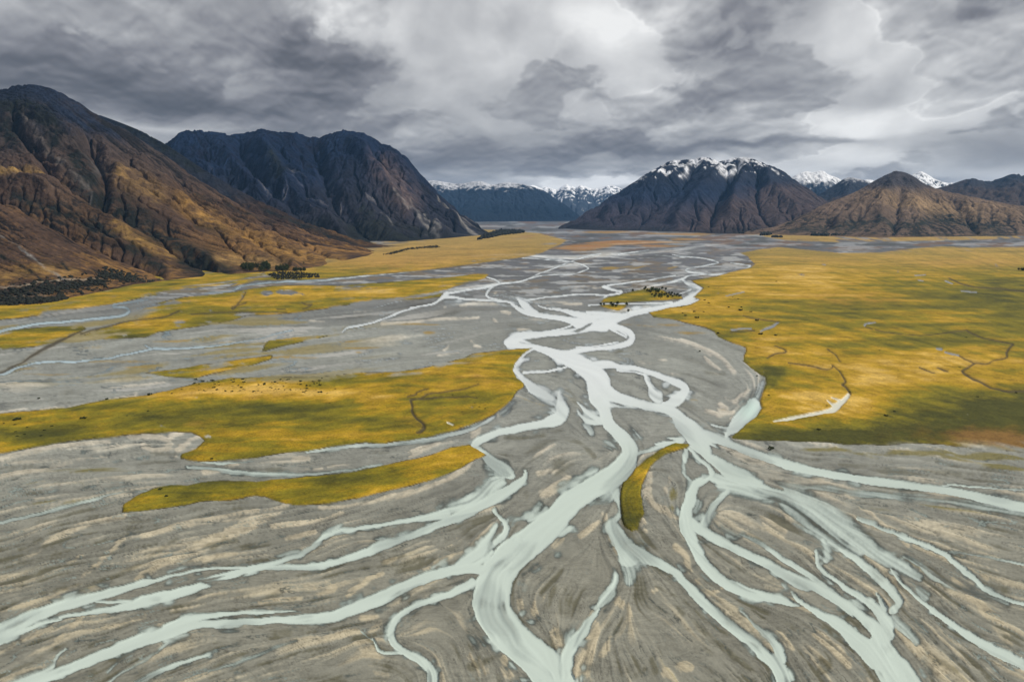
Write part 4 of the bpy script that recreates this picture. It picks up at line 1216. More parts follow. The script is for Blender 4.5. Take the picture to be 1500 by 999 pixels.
def mountain(name, label, sky, foot, d1, nx, nt, seed, color_fn, back=0.7, power=1.15, rough=0.10, ridges=(), gullies=(),
             tints=(), ero=(14, 9000, 60, 1.4), lam=900, foot_is_dist=False, jag=1.0, streak=1.5, skew=0.0):
    x0, x1 = sky[0], sky[-2]
    cols = np.linspace(x0, x1, nx)
    ysk = interp_curve(sky, cols)
    dr = interp_curve(d1, cols, 2)
    if foot_is_dist:
        df = interp_curve(foot, cols, 2)
    else:
        fy = interp_curve(foot, cols, 3)
        df = ground(cols, fy)[1]
    df = np.minimum(df, dr * 0.97)
    zr = np.maximum(z_on_ray(ysk, dr), 2.0)
    nb = int(nt * 0.28)
    t = np.concatenate([np.linspace(-0.05, 1, nt), 1 + np.linspace(0, back, nb + 1)[1:]])
    Tt = t[:, None]
    D = df[None] + (dr - df)[None] * Tt
    front = np.clip(Tt, 0, 1)
    prof = 0.35 * front + 0.65 * front ** (power + 0.7)
    Z = zr[None] * np.where(Tt <= 1, prof, np.clip(1 - (Tt - 1) / back, 0, 1) ** 0.9)
    Xw = (cols[None] - CX) / F * depth_of(D, Z)
    PYv = row_of(D, Z)
    PXv = np.broadcast_to(cols[None], Z.shape)
    env = np.clip(Z / 160.0, 0, 1) * sstep(0.0, 0.5, Tt) * (0.35 + 0.65 * np.sin(np.clip(Tt, 0, 1) * np.pi) ** 0.7)
    # ridged relief
    n1 = 1 - 2 * np.abs(fbm(Xw, D * 0.8, lam, 1, seed)) - 0.4
    n2 = 1 - 2 * np.abs(fbm(Xw + 0.3 * D, D, lam * 0.42, 1, seed + 3)) - 0.4
    n3 = fbm(Xw, D, lam * 0.2, 4, seed + 5, 0.55)
    H = Z + env * zr.mean() * rough * (0.55 * n1 + 0.35 * n2 + 0.30 * n3)
    wx = PXv + 3.0 * perlin(PXv / 14, PYv / 10, seed)
    wy = PYv + 3.0 * perlin(PXv / 14, PYv / 10, seed + 1)
    pxm = D / F                                   # metres per photo pixel at each vertex
    is_front = Tt <= 1.02
    wpaint = {}

    def stroke_field(pts, soft):
        f = np.zeros(Z.shape)
        P = catmull(np.asarray(pts, float).reshape(-1, 3), 3)
        for (a, b, r0), (c, d, r1) in zip(P[:-1], P[1:]):
            dd = seg_dist(wx, wy, a, b, c, d)
            rr = (r0 + r1) / 2
            f = np.maximum(f, np.exp(-(dd / (rr * soft)) ** 2))
        return f * is_front
    for h, pts in ridges:
        H = H + h * stroke_field(pts, 1.0) * pxm
    for h, pts in gullies:
        H = H - h * stroke_field(pts, 1.0) * pxm
    if ero[0]:
        cx_ = float(np.mean(np.abs(np.diff(Xw, axis=1))))
        cy_ = float(np.mean(np.abs(np.diff(D, axis=0))))
        He, flow = erode(H, cx_, cy_, ero[0], ero[1], ero[2], ero[3] * 0.6 * zr.mean() / 500.0, seed)
        H = H + (He - H) * np.clip(Z / 60.0, 0, 1)
    else:
        flow = np.zeros(H.shape)
    flow = (flow - flow.mean()) / (flow.std() + 1e-6)
    # scree and gully streaks running straight down the slope
    Hs = smooth(H, it=10)
    gy, gx = np.gradient(Hs)
    cxx, cyy = np.gradient(Xw, axis=1), np.gradient(D, axis=0)
    dx_, dy_ = -gx / cxx, -gy / cyy
    nn = np.hypot(dx_, dy_) + 1e-9
    dx_ = dx_ + skew * nn
    nn = np.hypot(dx_, dy_) + 1e-9
    ui = (dx_ / nn * np.minimum(cxx, cyy) / cxx).astype(np.float32)
    vi = (dy_ / nn * np.minimum(cxx, cyy) / cyy).astype(np.float32)
    r_ = np.random.RandomState(seed + 77)
    la = lic_field(smooth(r_.randn(*H.shape), it=1), ui, vi, 22)
    lb = lic_field(smooth(r_.randn(*H.shape), it=4), ui, vi, 34, 2.0)
    lc = lic_field(smooth(r_.randn(*H.shape), it=18), ui, vi, 30, 2.4)
    irr = sstep(-0.5, 0.6, fbm(Xw, D, lam * 0.7, 3, seed + 33))
    lb = (0.35 + 0.8 * irr) * lb * .8 + .5 * lc
    mu = np.minimum(cxx, cyy)
    crg = fbm(Xw, D, lam * 0.16, 5, seed + 41, 0.62)
    H = H + np.clip(Z / 80.0, 0, 1) * mu * streak * (0.35 * la + 0.8 * lb + 1.6 * crg * sstep(.2, .9, Tt))
    # hold the crest on its surveyed line apart from small crags
    crest = np.exp(-((Tt - 1) / 0.10) ** 2)
    crag = zr.mean() * 0.024 * jag * fbm(Xw, D * 0.2, 260, 4, seed + 9, 0.6)
    H = H * (1 - crest) + crest * (Z + (H - smooth(H, it=6)) * 0.5 + crag)
    H = np.where(Tt < 0.0, -3.0, H)
    H = np.where(Tt <= 1, np.minimum(H, z_on_ray(ysk, D) + zr.mean() * 0.008), H)
    gy, gx = np.gradient(H)
    sx = gx / (np.gradient(Xw, axis=1) + 1e-6)
    sy = gy / (np.gradient(D, axis=0) + 1e-6)
    slope = np.hypot(sx, sy)
    curv = H - smooth(H, it=5)
    curv = curv / (curv.std() + 1e-6)
    n_big = fbm(Xw, D, lam * 0.8, 4, seed + 20)
    n_sm = fbm(Xw, D, lam * 0.08, 4, seed + 25, 0.6)
    ctx = dict(Z=H, zr=zr[None], PX=PXv, PY=PYv, slope=slope, flow=flow, curv=curv, nb=n_big, ns=n_sm, X=Xw, Y=D, t=Tt, la=la, lb=lb, crg=crg)
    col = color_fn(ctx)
    for rgb, op, soft, pts in tints:
        f = stroke_field(pts, soft) * op
        f = np.clip(f * (1 + 0.9 * n_sm), 0, 1)
        col = col + (np.array(rgb) - col) * f[..., None]
    col = np.clip(col, 0.006, 0.85)
    R, C = Z.shape
    co = np.stack([Xw, D, H], -1)
    faces = np.ones((R - 1, C - 1), bool)
    me = grid_subset(faces, co, col, {}, name)
    return new_obj(name, me, MAT_ROCK, kind='structure', label=label)


def lerp(a, b, f):
    return a + (np.asarray(b) - a) * f[..., None]


def col_brown(c):
    """tussock hillside: tan spurs, near-black scrub in the gullies, rock up high with shade put into its navy"""
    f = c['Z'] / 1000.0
    base = np.zeros(c['Z'].shape + (3,)) + np.array([.060, .038, .027])
    base = lerp(base, (.118, .068, .032), sstep(-0.1, 1.0, c['nb'] + 0.3 * c['curv'] + .35 * c['lb'] - 1.9 * f + .35) * 0.85)
    base = lerp(base, (.052, .040, .036), sstep(0.25, 0.7, f + 0.15 * c['nb'] + .05 * c['lb']))
    base = lerp(base, (.013, .019, .036), sstep(0.66, 0.95, f + 0.12 * c['nb'] + 0.06 * c['ns'] + .05 * c['lb']))  # weaker sun on the upper slopes painted as navy
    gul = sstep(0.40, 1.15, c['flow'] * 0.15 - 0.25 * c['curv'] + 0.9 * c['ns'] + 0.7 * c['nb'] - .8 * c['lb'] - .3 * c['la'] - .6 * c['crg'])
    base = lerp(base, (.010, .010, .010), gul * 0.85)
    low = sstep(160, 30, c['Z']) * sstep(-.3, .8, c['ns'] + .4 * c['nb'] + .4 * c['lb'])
    base = lerp(base, (.21, .115, .035), low * 0.6)
    return base * (1 + 0.20 * c['ns'] + .13 * c['la'] + .10 * c['lb'])[..., None]


def col_blue(c):
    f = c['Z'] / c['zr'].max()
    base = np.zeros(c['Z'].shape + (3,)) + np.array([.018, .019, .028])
    base = lerp(base, (.006, .013, .034), sstep(0.15, 0.65, f + 0.2 * c['nb'] + .05 * c['lb']))  # cloud shade over this mountain is put into the dark navy colour
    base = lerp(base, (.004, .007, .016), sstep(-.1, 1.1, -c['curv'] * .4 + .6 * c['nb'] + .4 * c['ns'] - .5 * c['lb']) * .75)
    scree = sstep(1.3, 2.4, c['lb'] + 0.5 * c['la'] + .5 * c['nb']) * sstep(.70, .35, f)
    base = lerp(base, (.105, .10, .10), scree * .6)
    low = sstep(150, 20, c['Z'] + 140 * c['nb'])
    base = lerp(base, (.010, .012, .010), low * .85)
    return base * (1 + 0.22 * c['ns'] + .2 * c['la'] + .1 * c['lb'])[..., None]


def col_far(c):
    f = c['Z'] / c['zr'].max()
    base = np.zeros(c['Z'].shape + (3,)) + np.array([.012, .022, .040])  # blue of the distant air painted into the slope colour
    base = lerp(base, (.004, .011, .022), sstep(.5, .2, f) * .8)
    snow = sstep(.74, .88, f + 0.10 * c['nb'] + .12 * c['ns'] + .05 * c['lb'] - .12 * np.clip(c['slope'] - .6, 0, 1))
    base = lerp(base, (.62, .64, .68), snow * 0.75)
    return base


def col_snow(c):
    f = c['Z'] / c['zr'].max()
    base = np.zeros(c['Z'].shape + (3,)) + np.array([.03, .04, .055])
    snow = sstep(-.15, .35, c['curv'] * .3 + c['ns'] * .9 + .5 * c['nb'] + .35 * c['lb'] + (f - .74) * 2.6)
    return lerp(base, (.80, .82, .85), snow)


def col_right(c):
    f = c['Z'] / c['zr'].max()
    right = sstep(1020, 1150, c['PX'] + 60 * c['nb'] + (c['PY'] - 290) * .8)  # shaded left and sunlit right flank are painted into the colour
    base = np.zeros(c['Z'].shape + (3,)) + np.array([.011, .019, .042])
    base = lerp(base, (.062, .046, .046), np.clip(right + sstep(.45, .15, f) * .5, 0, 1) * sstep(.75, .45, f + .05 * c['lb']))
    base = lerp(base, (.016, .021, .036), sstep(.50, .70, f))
    base = lerp(base, (.010, .013, .022), sstep(0, 1.2, -c['curv'] * .4 + .6 * c['nb'] + .4 * c['ns'] - .4 * c['lb']) * .6)
    snow = sstep(.90, 1.0, f + 0.24 * c['ns'] + .10 * c['nb'] + .06 * c['lb'])
    base = lerp(base, (.66, .68, .72), snow * .85)
    low = sstep(110, 10, c['Z'] + 90 * c['nb'])
    base = lerp(base, (.010, .012, .012), low * .7)
    return base * (1 + 0.2 * c['ns'] + .12 * c['la'])[..., None]


def col_foot(c):
    f = c['Z'] / c['zr'].max()
    base = np.zeros(c['Z'].shape + (3,)) + np.array([.125, .088, .064])
    lit = np.exp(-(((c['PX'] - 1370) / 130) ** 2 + ((c['PY'] - 305 - (c['PX'] - 1370) * .12) / 16) ** 2))  # patch of sunlight painted into the slope colour
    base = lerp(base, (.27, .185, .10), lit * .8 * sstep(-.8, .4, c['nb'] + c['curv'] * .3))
    base = lerp(base, (.045, .042, .048), sstep(.62, .82, f + .1 * c['nb']))
    scr = sstep(.42, .16, f) * sstep(-.1, .5, c['ns'] * 1.1 + .3 * c['flow'] + .6 * c['nb'] - .3 * c['lb'])
    base = lerp(base, (.010, .012, .010), scr * .9)
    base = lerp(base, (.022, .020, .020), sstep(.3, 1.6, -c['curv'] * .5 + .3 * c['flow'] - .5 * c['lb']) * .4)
    base = lerp(base, (.15, .09, .045), sstep(25, 0, c['Z']) * .5)
    return base * (1 + 0.2 * c['ns'] + .10 * c['la'] + .1 * c['lb'])[..., None]


def col_bluebrown(c):
    f = c['Z'] / c['zr'].max()
    base = np.zeros(c['Z'].shape + (3,)) + np.array([.055, .040, .034])
    base = lerp(base, (.022, .026, .038), sstep(.45, .75, f + .2 * c['nb']))
    base = lerp(base, (.012, .015, .022), sstep(0, 1.2, -c['curv'] * .4 + .5 * c['nb'] + .4 * c['ns'] - .4 * c['lb']) * .5)
    return lerp(base, (.6, .62, .66), sstep(.90, .98, f + 0.10 * c['ns']) * .6)


SHR = (.012, .014, .012)
SCREE = (.16, .155, .150)
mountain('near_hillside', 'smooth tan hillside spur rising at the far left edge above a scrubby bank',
         [-340,120, -250,150, -150,215, -60,270, 0,298, 50,322, 100,347, 150,373, 190,395, 235,411],
         [-340,500, -150,462, 0,449, 60,447, 110,436, 160,426, 200,417, 235,412],
         [-340,2900, -100,2750, 0,2650, 100,2600, 235,2550], 330, 200, 11, col_brown, rough=.02, lam=420, power=.9, skew=1.0, streak=1.0, ero=(8, 6000, 50, .35),
         tints=[(SHR, .95, 1.0, [-200,452,9, 0,432,8, 60,424,9, 110,418,8, 150,412,7]), (SHR, .9, 1.0, [0,440,4, 60,440,3, 95,436,3]), ((.16, .13, .10), .5, 1, [0,443,3, 40,432,3, 70,438,3]),
                ((.30, .25, .19), .8, 1.0, [-100,424,1.6, 0,421,1.4, 60,413,1.3, 110,409,1.2, 150,409,1]),
                (SCREE, .8, 1, [0,345,1, 40,372,1.4, 70,395,2, 95,412,2.2, 103,418,1]), ((.24, .15, .05), .5, 1, [0,405,8, 60,395,8, 110,400,6]), ((.26, .15, .05), .5, 1, [120,370,3, 150,385,4, 190,405,4]),
                (SHR, .8, 1, [0,375,2, 30,388,2, 60,408,1.6]), (SHR, .8, 1, [90,385,1.5, 103,396,2]), (SHR, .8, 1, [135,395,2, 160,405,2.2, 190,412,2])])
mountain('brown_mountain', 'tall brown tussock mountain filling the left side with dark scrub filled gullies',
         [-340,60, -200,105, -80,135, -20,133, 0,131, 38,125, 80,133, 130,160, 180,190, 250,235, 330,290, 400,322, 470,346, 530,363, 548,370],
         [-340,470, 0,430, 150,422, 235,413, 300,406, 350,402, 400,398, 440,396, 500,384, 548,374],
         [-340,5200, 0,4700, 130,4600, 330,4550, 470,4500, 548,4300], 640, 380, 21, col_brown, rough=.045, lam=800, ero=(14, 14000, 70, .7), skew=1.3, streak=2.0,
         ridges=[(16, [0,268,14, 60,278,10, 120,295,10, 170,325,10, 230,350,10, 280,370,8, 320,395,6]), (10, [0,160,14, 60,175,12, 110,200,12]), (9, [210,240,16, 260,290,14, 320,330,12, 380,370,10, 430,392,8]),
                 (7, [150,205,10, 180,260,10, 220,300,9, 280,340,8]), (6, [330,300,10, 400,345,8, 470,378,6])],
         gullies=[(20, [20,180,8, 60,225,10, 100,270,12, 140,300,12, 180,320,12, 230,350,11, 280,375,9, 320,400,6]), (12, [130,210,8, 150,250,10, 150,290,10]), (9, [260,260,8, 300,310,9, 360,350,8, 420,388,6]),
                  (7, [380,330,7, 440,360,6, 490,382,5]), (9, [40,315,8, 110,345,8, 180,375,8, 235,400,6])],
         tints=[(SHR, 1.0, 1.35, [110,230,10, 130,265,14, 150,290,16, 190,315,13, 215,335,11, 250,350,9, 275,372,9, 300,385,12]), (SHR, .95, 1.3, [0,160,12, 40,165,14, 70,180,12, 80,205,8]), (SHR, .9, 1.3, [20,200,10, 10,185,14]),
                (SHR, 1.0, 1.3, [270,380,10, 300,392,16, 330,398,12]), (SHR, .85, 1.3, [20,290,5, 60,305,8, 110,320,8, 150,345,6]), (SHR, .85, 1.3, [130,325,5, 170,350,7, 215,375,6, 240,395,5]),
                (SHR, .85, 1.3, [290,335,5, 330,345,5, 300,325,4]), (SHR, .6, 1, [390,372,3, 440,390,3]), (SHR, .6, 1, [330,305,3, 400,330,3]),
                ((.10, .088, .080), .6, 1, [35,175,3, 60,205,3.5, 85,235,4, 110,255,3.5, 130,275,3]), ((.075, .070, .068), .5, 1, [130,225,8, 145,240,8, 140,250,6]), ((.11, .105, .10), .7, 1, [130,268,2, 132,282,2, 120,285,1.6]),
                ((.26, .165, .055), .6, 1, [0,265,5, 50,255,7, 90,262,6]), ((.28, .16, .045), .55, 1, [270,300,16, 320,330,14, 370,350,12, 430,375,10, 500,380,6]), ((.28, .17, .05), .5, 1, [170,335,6, 200,352,8, 250,372,8]),
                ((.24, .15, .055), .45, 1, [180,260,16, 230,290,14]), ((.30, .19, .07), .6, 1, [320,380,8, 370,385,7, 420,392,5])])
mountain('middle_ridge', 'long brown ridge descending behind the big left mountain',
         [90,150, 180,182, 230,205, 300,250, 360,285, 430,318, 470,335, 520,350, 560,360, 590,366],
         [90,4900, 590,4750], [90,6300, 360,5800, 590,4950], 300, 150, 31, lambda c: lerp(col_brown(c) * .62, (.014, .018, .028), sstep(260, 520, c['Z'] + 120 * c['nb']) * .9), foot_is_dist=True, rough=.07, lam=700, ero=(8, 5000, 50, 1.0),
         tints=[(SHR, .8, 1, [180,182,8, 210,195,10, 250,220,9, 290,250,6]), (SHR, .8, 1, [380,305,3, 430,325,4, 480,345,5, 520,362,5])])
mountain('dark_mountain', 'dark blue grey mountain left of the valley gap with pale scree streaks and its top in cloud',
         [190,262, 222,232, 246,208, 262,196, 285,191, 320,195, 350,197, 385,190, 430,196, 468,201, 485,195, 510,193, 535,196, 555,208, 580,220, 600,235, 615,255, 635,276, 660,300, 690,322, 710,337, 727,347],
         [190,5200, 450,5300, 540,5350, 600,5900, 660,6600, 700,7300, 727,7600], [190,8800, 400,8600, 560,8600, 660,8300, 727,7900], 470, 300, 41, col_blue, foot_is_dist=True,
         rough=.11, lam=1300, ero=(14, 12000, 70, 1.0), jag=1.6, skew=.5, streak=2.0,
         ridges=[(14, [385,192,12, 392,230,12, 420,275,12, 450,310,12, 500,345,10]), (14, [510,195,12, 540,240,12, 580,290,12, 620,325,10, 650,345,8]), (9, [560,212,8, 610,270,9, 670,330,8]), (10, [320,197,8, 330,230,10, 370,280,10, 420,320,10])],
         gullies=[(14, [455,200,10, 470,240,12, 490,290,12, 530,330,10, 570,355,8]), (11, [350,200,8, 360,240,10, 400,290,10]), (8, [545,225,6, 590,290,8, 630,335,7])],
         tints=[(SCREE, .8, 1, [577,293,1, 600,312,1.6, 625,335,2, 640,348,2.4]), (SCREE, .8, 1, [600,300,1, 620,322,1.6, 645,345,2]), (SCREE, .8, 1, [640,295,1, 668,325,1.5, 695,343,2, 712,350,2]),
                (SCREE, .7, 1, [655,310,1, 680,335,1.4, 700,348,1.6]), (SCREE, .5, 1, [560,310,1, 575,330,1.4]), ((.10, .10, .105), .5, 1, [420,245,3, 435,262,3]), ((.14, .10, .09), .5, 1, [560,250,20, 600,300,16]),  # wide brown tint paints sunlight on the right-facing slope
                (SHR, .8, 1, [530,300,5, 560,330,7, 600,352,6, 660,354,4]), (SHR, .7, 1, [400,240,10, 410,270,10]), (SHR, .7, 1, [500,360,5, 560,366,4, 620,362,3, 700,353,3])])
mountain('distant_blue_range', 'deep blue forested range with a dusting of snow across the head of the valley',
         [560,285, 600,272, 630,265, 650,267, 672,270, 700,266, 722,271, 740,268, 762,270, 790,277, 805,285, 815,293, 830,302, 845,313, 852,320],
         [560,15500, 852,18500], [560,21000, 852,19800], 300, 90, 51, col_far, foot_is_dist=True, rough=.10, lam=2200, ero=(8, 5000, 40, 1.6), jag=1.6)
mountain('snow_peaks', 'far white snow peaks in the gap at the head of the valley',
         [730,300, 760,280, 780,272, 792,276, 800,274, 815,278, 830,271, 843,275, 852,272, 866,277, 880,276, 893,272, 903,274, 915,280, 930,288, 960,300],
         [730,24000, 960,24000], [730,31000, 960,31000], 240, 80, 61, col_snow, foot_is_dist=True, rough=.16, lam=2600, ero=(8, 5000, 40, 2.4), jag=2.5, back=0.6)
mountain('right_mountain', 'broad dark mountain right of the valley gap with snow along its summit ridge',
         [818,334, 830,329, 850,316, 880,298, 920,273, 950,253, 968,242, 985,236, 1000,235, 1016,233, 1030,231, 1045,233, 1060,236, 1072,232, 1088,231, 1102,233, 1118,240, 1130,243, 1150,253, 1165,263, 1190,281, 1215,298, 1240,315, 1265,333],
         [818,334.5, 860,337, 900,338, 1000,340, 1060,343, 1150,342, 1265,342], [818,10300, 900,11800, 1060,12200, 1265,11000], 440, 220, 71, col_right, rough=.10, lam=2000, ero=(14, 10000, 60, 1.5), jag=1.8,
         ridges=[(10, [985,240,8, 960,265,9, 930,290,9, 890,315,8]), (11, [1060,240,8, 1040,270,10, 1010,300,10, 990,325,8]), (10, [1115,245,8, 1130,275,9, 1160,305,9, 1200,330,8]), (8, [1090,240,6, 1080,275,8, 1070,310,8])],
         gullies=[(10, [1020,240,7, 1000,265,8, 970,290,9, 940,318,8]), (9, [1085,245,6, 1075,265,7, 1050,295,8, 1040,325,7]), (7, [1110,262,5, 1110,300,8, 1130,330,7])],
         tints=[((.72, .74, .78), .9, 1, [1052,252,2.5, 1062,256,3, 1075,250,3, 1088,243,2.5]), ((.72, .74, .78), .8, 1, [1012,240,2.5, 1003,250,2.5, 995,257,1.5]), ((.72, .74, .78), .7, 1, [1130,246,1.5, 1142,254,1.5])])
mountain('snowy_peak', 'pointed snow capped peak behind the right hand mountain',
         [1130,285, 1150,266, 1165,258, 1178,252, 1190,253, 1203,251, 1213,256, 1228,262, 1240,269, 1262,278, 1300,292],
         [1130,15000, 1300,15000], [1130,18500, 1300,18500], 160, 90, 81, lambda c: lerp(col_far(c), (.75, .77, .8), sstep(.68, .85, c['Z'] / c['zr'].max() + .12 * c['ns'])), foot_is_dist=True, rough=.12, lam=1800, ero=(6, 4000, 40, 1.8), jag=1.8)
mountain('blue_hill', 'rounded blue grey hill between the snowy peak and the tan foothill',
         [1150,318, 1180,299, 1205,282, 1222,272, 1240,261, 1255,262, 1272,267, 1290,277, 1305,285, 1340,300],
         [1150,10500, 1340,10500], [1150,14500, 1340,14500], 160, 90, 91, col_bluebrown, foot_is_dist=True, rough=.08, lam=1600, ero=(6, 4000, 40, 1.4))
mountain('far_right_snow', 'jagged snowy crest peeping over the tan foothill on the right',
         [1240,280, 1262,266, 1275,264, 1290,268, 1305,262, 1325,262, 1340,255, 1349,252, 1358,256, 1372,264, 1390,269, 1410,268, 1440,275],
         [1240,16000, 1440,16000], [1240,21000, 1440,21000], 180, 80, 101, col_snow, foot_is_dist=True, rough=.14, lam=2000, ero=(6, 4000, 40, 1.8), jag=2.2)
mountain('right_range', 'blue grey range fading into cloud at the right edge of the valley',
         [1330,292, 1360,280, 1390,272, 1410,265, 1425,262, 1445,266, 1465,262, 1478,257, 1490,255, 1500,257, 1540,252, 1620,243, 1750,235],
         [1330,9800, 1750,9800], [1330,13500, 1750,13500], 240, 110, 111, col_bluebrown, foot_is_dist=True, rough=.11, lam=1500, ero=(8, 5000, 50, 1.6), jag=1.4)
mountain('tan_foothill', 'sunlit tan foothill with dark scrub along its lower slopes on the right',
         [1090,340, 1130,333, 1165,320, 1200,303, 1250,283, 1280,266, 1297,257, 1312,252, 1325,253, 1340,260, 1360,273, 1385,281, 1420,288, 1460,296, 1500,303, 1560,309, 1750,322],
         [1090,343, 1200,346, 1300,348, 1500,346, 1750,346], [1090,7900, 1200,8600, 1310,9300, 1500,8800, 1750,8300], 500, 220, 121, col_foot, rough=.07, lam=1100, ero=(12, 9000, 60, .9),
         ridges=[(9, [1312,256,8, 1300,280,9, 1270,300,10, 1230,325,8]), (7, [1330,262,8, 1380,285,9, 1440,305,10, 1490,322,8]), (5, [1340,300,8, 1350,320,8]), (5, [1290,300,8, 1290,325,8])],
         gullies=[(6, [1320,280,6, 1315,310,8, 1310,335,6]), (5, [1400,305,6, 1420,325,6, 1430,338,5]), (4, [1240,305,5, 1210,330,5])],
         tints=[((.02, .023, .018), .85, 1, [1240,330,4, 1290,326,5, 1340,330,6, 1380,320,6, 1420,328,6, 1470,335,6]), ((.02, .023, .018), .8, 1, [1160,338,4, 1210,334,5, 1260,336,4]), ((.02, .023, .018), .8, 1, [1330,345,2, 1400,345,1.6, 1480,345,2])])


# =====================================================================
# air: thin even haze round the whole scene
# =====================================================================
def build_haze():
    x0, x1, y0, y1, z0, z1 = -34000, 34000, -2500, 37500, -8.0, 1900
    co = np.array([(x, y, z) for z in (z0, z1) for y in (y0, y1) for x in (x0, x1)], float)
    fc = np.array([(0, 2, 3, 1), (4, 5, 7, 6), (0, 1, 5, 4), (2, 6, 7, 3), (0, 4, 6, 2), (1, 3, 7, 5)])
    me = mesh_from('haze', co, fc, smooth_shade=False)
    m = bpy.data.materials.new('haze')
    m.use_nodes = True
    t = m.node_tree
    t.nodes.clear()
    o = t.nodes.new('ShaderNodeOutputMaterial')
    v = t.nodes.new('ShaderNodeVolumePrincipled')
    v.inputs['Color'].default_value = (0.24, 0.53, 1.0, 1)
    v.inputs['Density'].default_value = 0.95e-5
    t.links.new(v.outputs[0], o.inputs['Volume'])
    new_obj('haze', me, m, kind='stuff', label='thin bluish haze hanging in the air over the whole valley')


build_haze()


# =====================================================================
# trees, bushes and scrub
# =====================================================================
def leaf_cloud(r, lobes, n, size, squash=1.0):
    """many small leaf faces spread through a few lobes; lobes = (x, y, z, radius)"""
    V, Fc = [], []
    for k in range(n):
        lx, ly, lz, lr = lobes[k % len(lobes)]
        d = r.randn(3)
        d /= np.linalg.norm(d)
        p = np.array([lx, ly, lz]) + d * lr * (0.55 + 0.5 * r.rand()) * np.array([1, 1, squash])
        a, b = r.randn(3), r.randn(3)
        a /= np.linalg.norm(a)
        b = np.cross(a, b)
        b /= np.linalg.norm(b)
        sz = size * (0.6 + 0.8 * r.rand())
        i = len(V)
        V += [p - a * sz - b * sz * .6, p + a * sz - b * sz * .6, p + a * sz * .7 + b * sz, p - a * sz * .7 + b * sz]
        Fc.append((i, i + 1, i + 2, i + 3))
    return np.array(V), np.array(Fc)


def tube(points, sides=7):
    V, Fc = [], []
    for (x, y, z, rad) in points:
        for k in range(sides):
            a = 2 * math.pi * k / sides
            V.append((x + rad * math.cos(a), y + rad * math.sin(a), z))
    for j in range(len(points) - 1):
        for k in range(sides):
            a, b = j * sides + k, j * sides + (k + 1) % sides
            Fc.append((a, b, b + sides, a + sides))
    return np.array(V, float), np.array(Fc)


def joined(parts):
    V, Fc, n = [], [], 0
    for v, f in parts:
        V.append(v)
        Fc.append(f + n)
        n += len(v)
    return np.vstack(V), np.vstack(Fc)


def tree_meshes(seed, tall):
    r = np.random.RandomState(seed)
    trunk = [tube([(0, 0, 0, .055), (.01, 0, .25, .042), (.0, .01, .55, .026), (0, 0, .85, .01)])]
    lobes = []
    for k in range(9 if not tall else 12):
        a = r.rand() * 6.28
        h = .32 + .58 * (k + .5) / (9 if not tall else 12)
        rad = (.27 if not tall else .17) * (1.15 - abs(h - .5) * 1.1) if not tall else .20 * (1.15 - h)
        x, y = math.cos(a) * rad, math.sin(a) * rad
        lobes.append((x, y, h, .20 if not tall else .08 + .12 * (1.1 - h)))
        trunk.append(tube([(0, 0, h * .6, .018), (x * .5, y * .5, h * .85, .012), (x, y, h, .005)], 5))
    tv, tf = joined(trunk)
    cv, cf = leaf_cloud(r, lobes, 420, .045)
    return mesh_from('trunk', tv, tf), mesh_from('crown', cv, cf, smooth_shade=False)


TREE_PROTO = []
for i, tall in enumerate((False, False, True)):
    tm, cm = tree_meshes(200 + i, tall)
    tm.materials.append(MAT_BARK)
    cm.materials.append(MAT_LEAF if i != 1 else MAT_LEAF2)
    TREE_PROTO.append((tm, cm))


def place_tree(px, py, size, kind, name, label, category, group, rot):
    x, y = ground(px, py)
    root = bpy.data.objects.new(name, None)
    COL.objects.link(root)
    root.location = (float(x), float(y), 1.2)
    root.scale = (size, size, size)
    root.rotation_euler = (0, 0, rot)
    root['label'] = label
    root['category'] = category
    if group:
        root['group'] = group
    for me, nm in zip(TREE_PROTO[kind], ('trunk', 'crown')):
        c = bpy.data.objects.new(nm, me)
        COL.objects.link(c)
        c.parent = root
    return root


def bush_mesh(seed):
    r = np.random.RandomState(seed)
    lobes = [(r.randn() * .22, r.randn() * .22, .28 + .18 * r.rand(), .26) for _ in range(6)]
    v, f = leaf_cloud(r, lobes, 90, .10, .8)
    me = mesh_from('bush', v, f, smooth_shade=False)
    me.materials.append(MAT_LEAF)
    return me


BUSH = [bush_mesh(300 + i) for i in range(4)]


def place_bush(px, py, size, label, group, k):
    x, y = ground(px, py)
    o = bpy.data.objects.new('bush', BUSH[k % 4])
    COL.objects.link(o)
    o.location = (float(x), float(y), 1.0)
    o.scale = (size, size, size * .8)
    o.rotation_euler = (0, 0, k * 1.7)
    o['label'] = label
    o['category'] = 'bush'
    if group:
        o['group'] = group


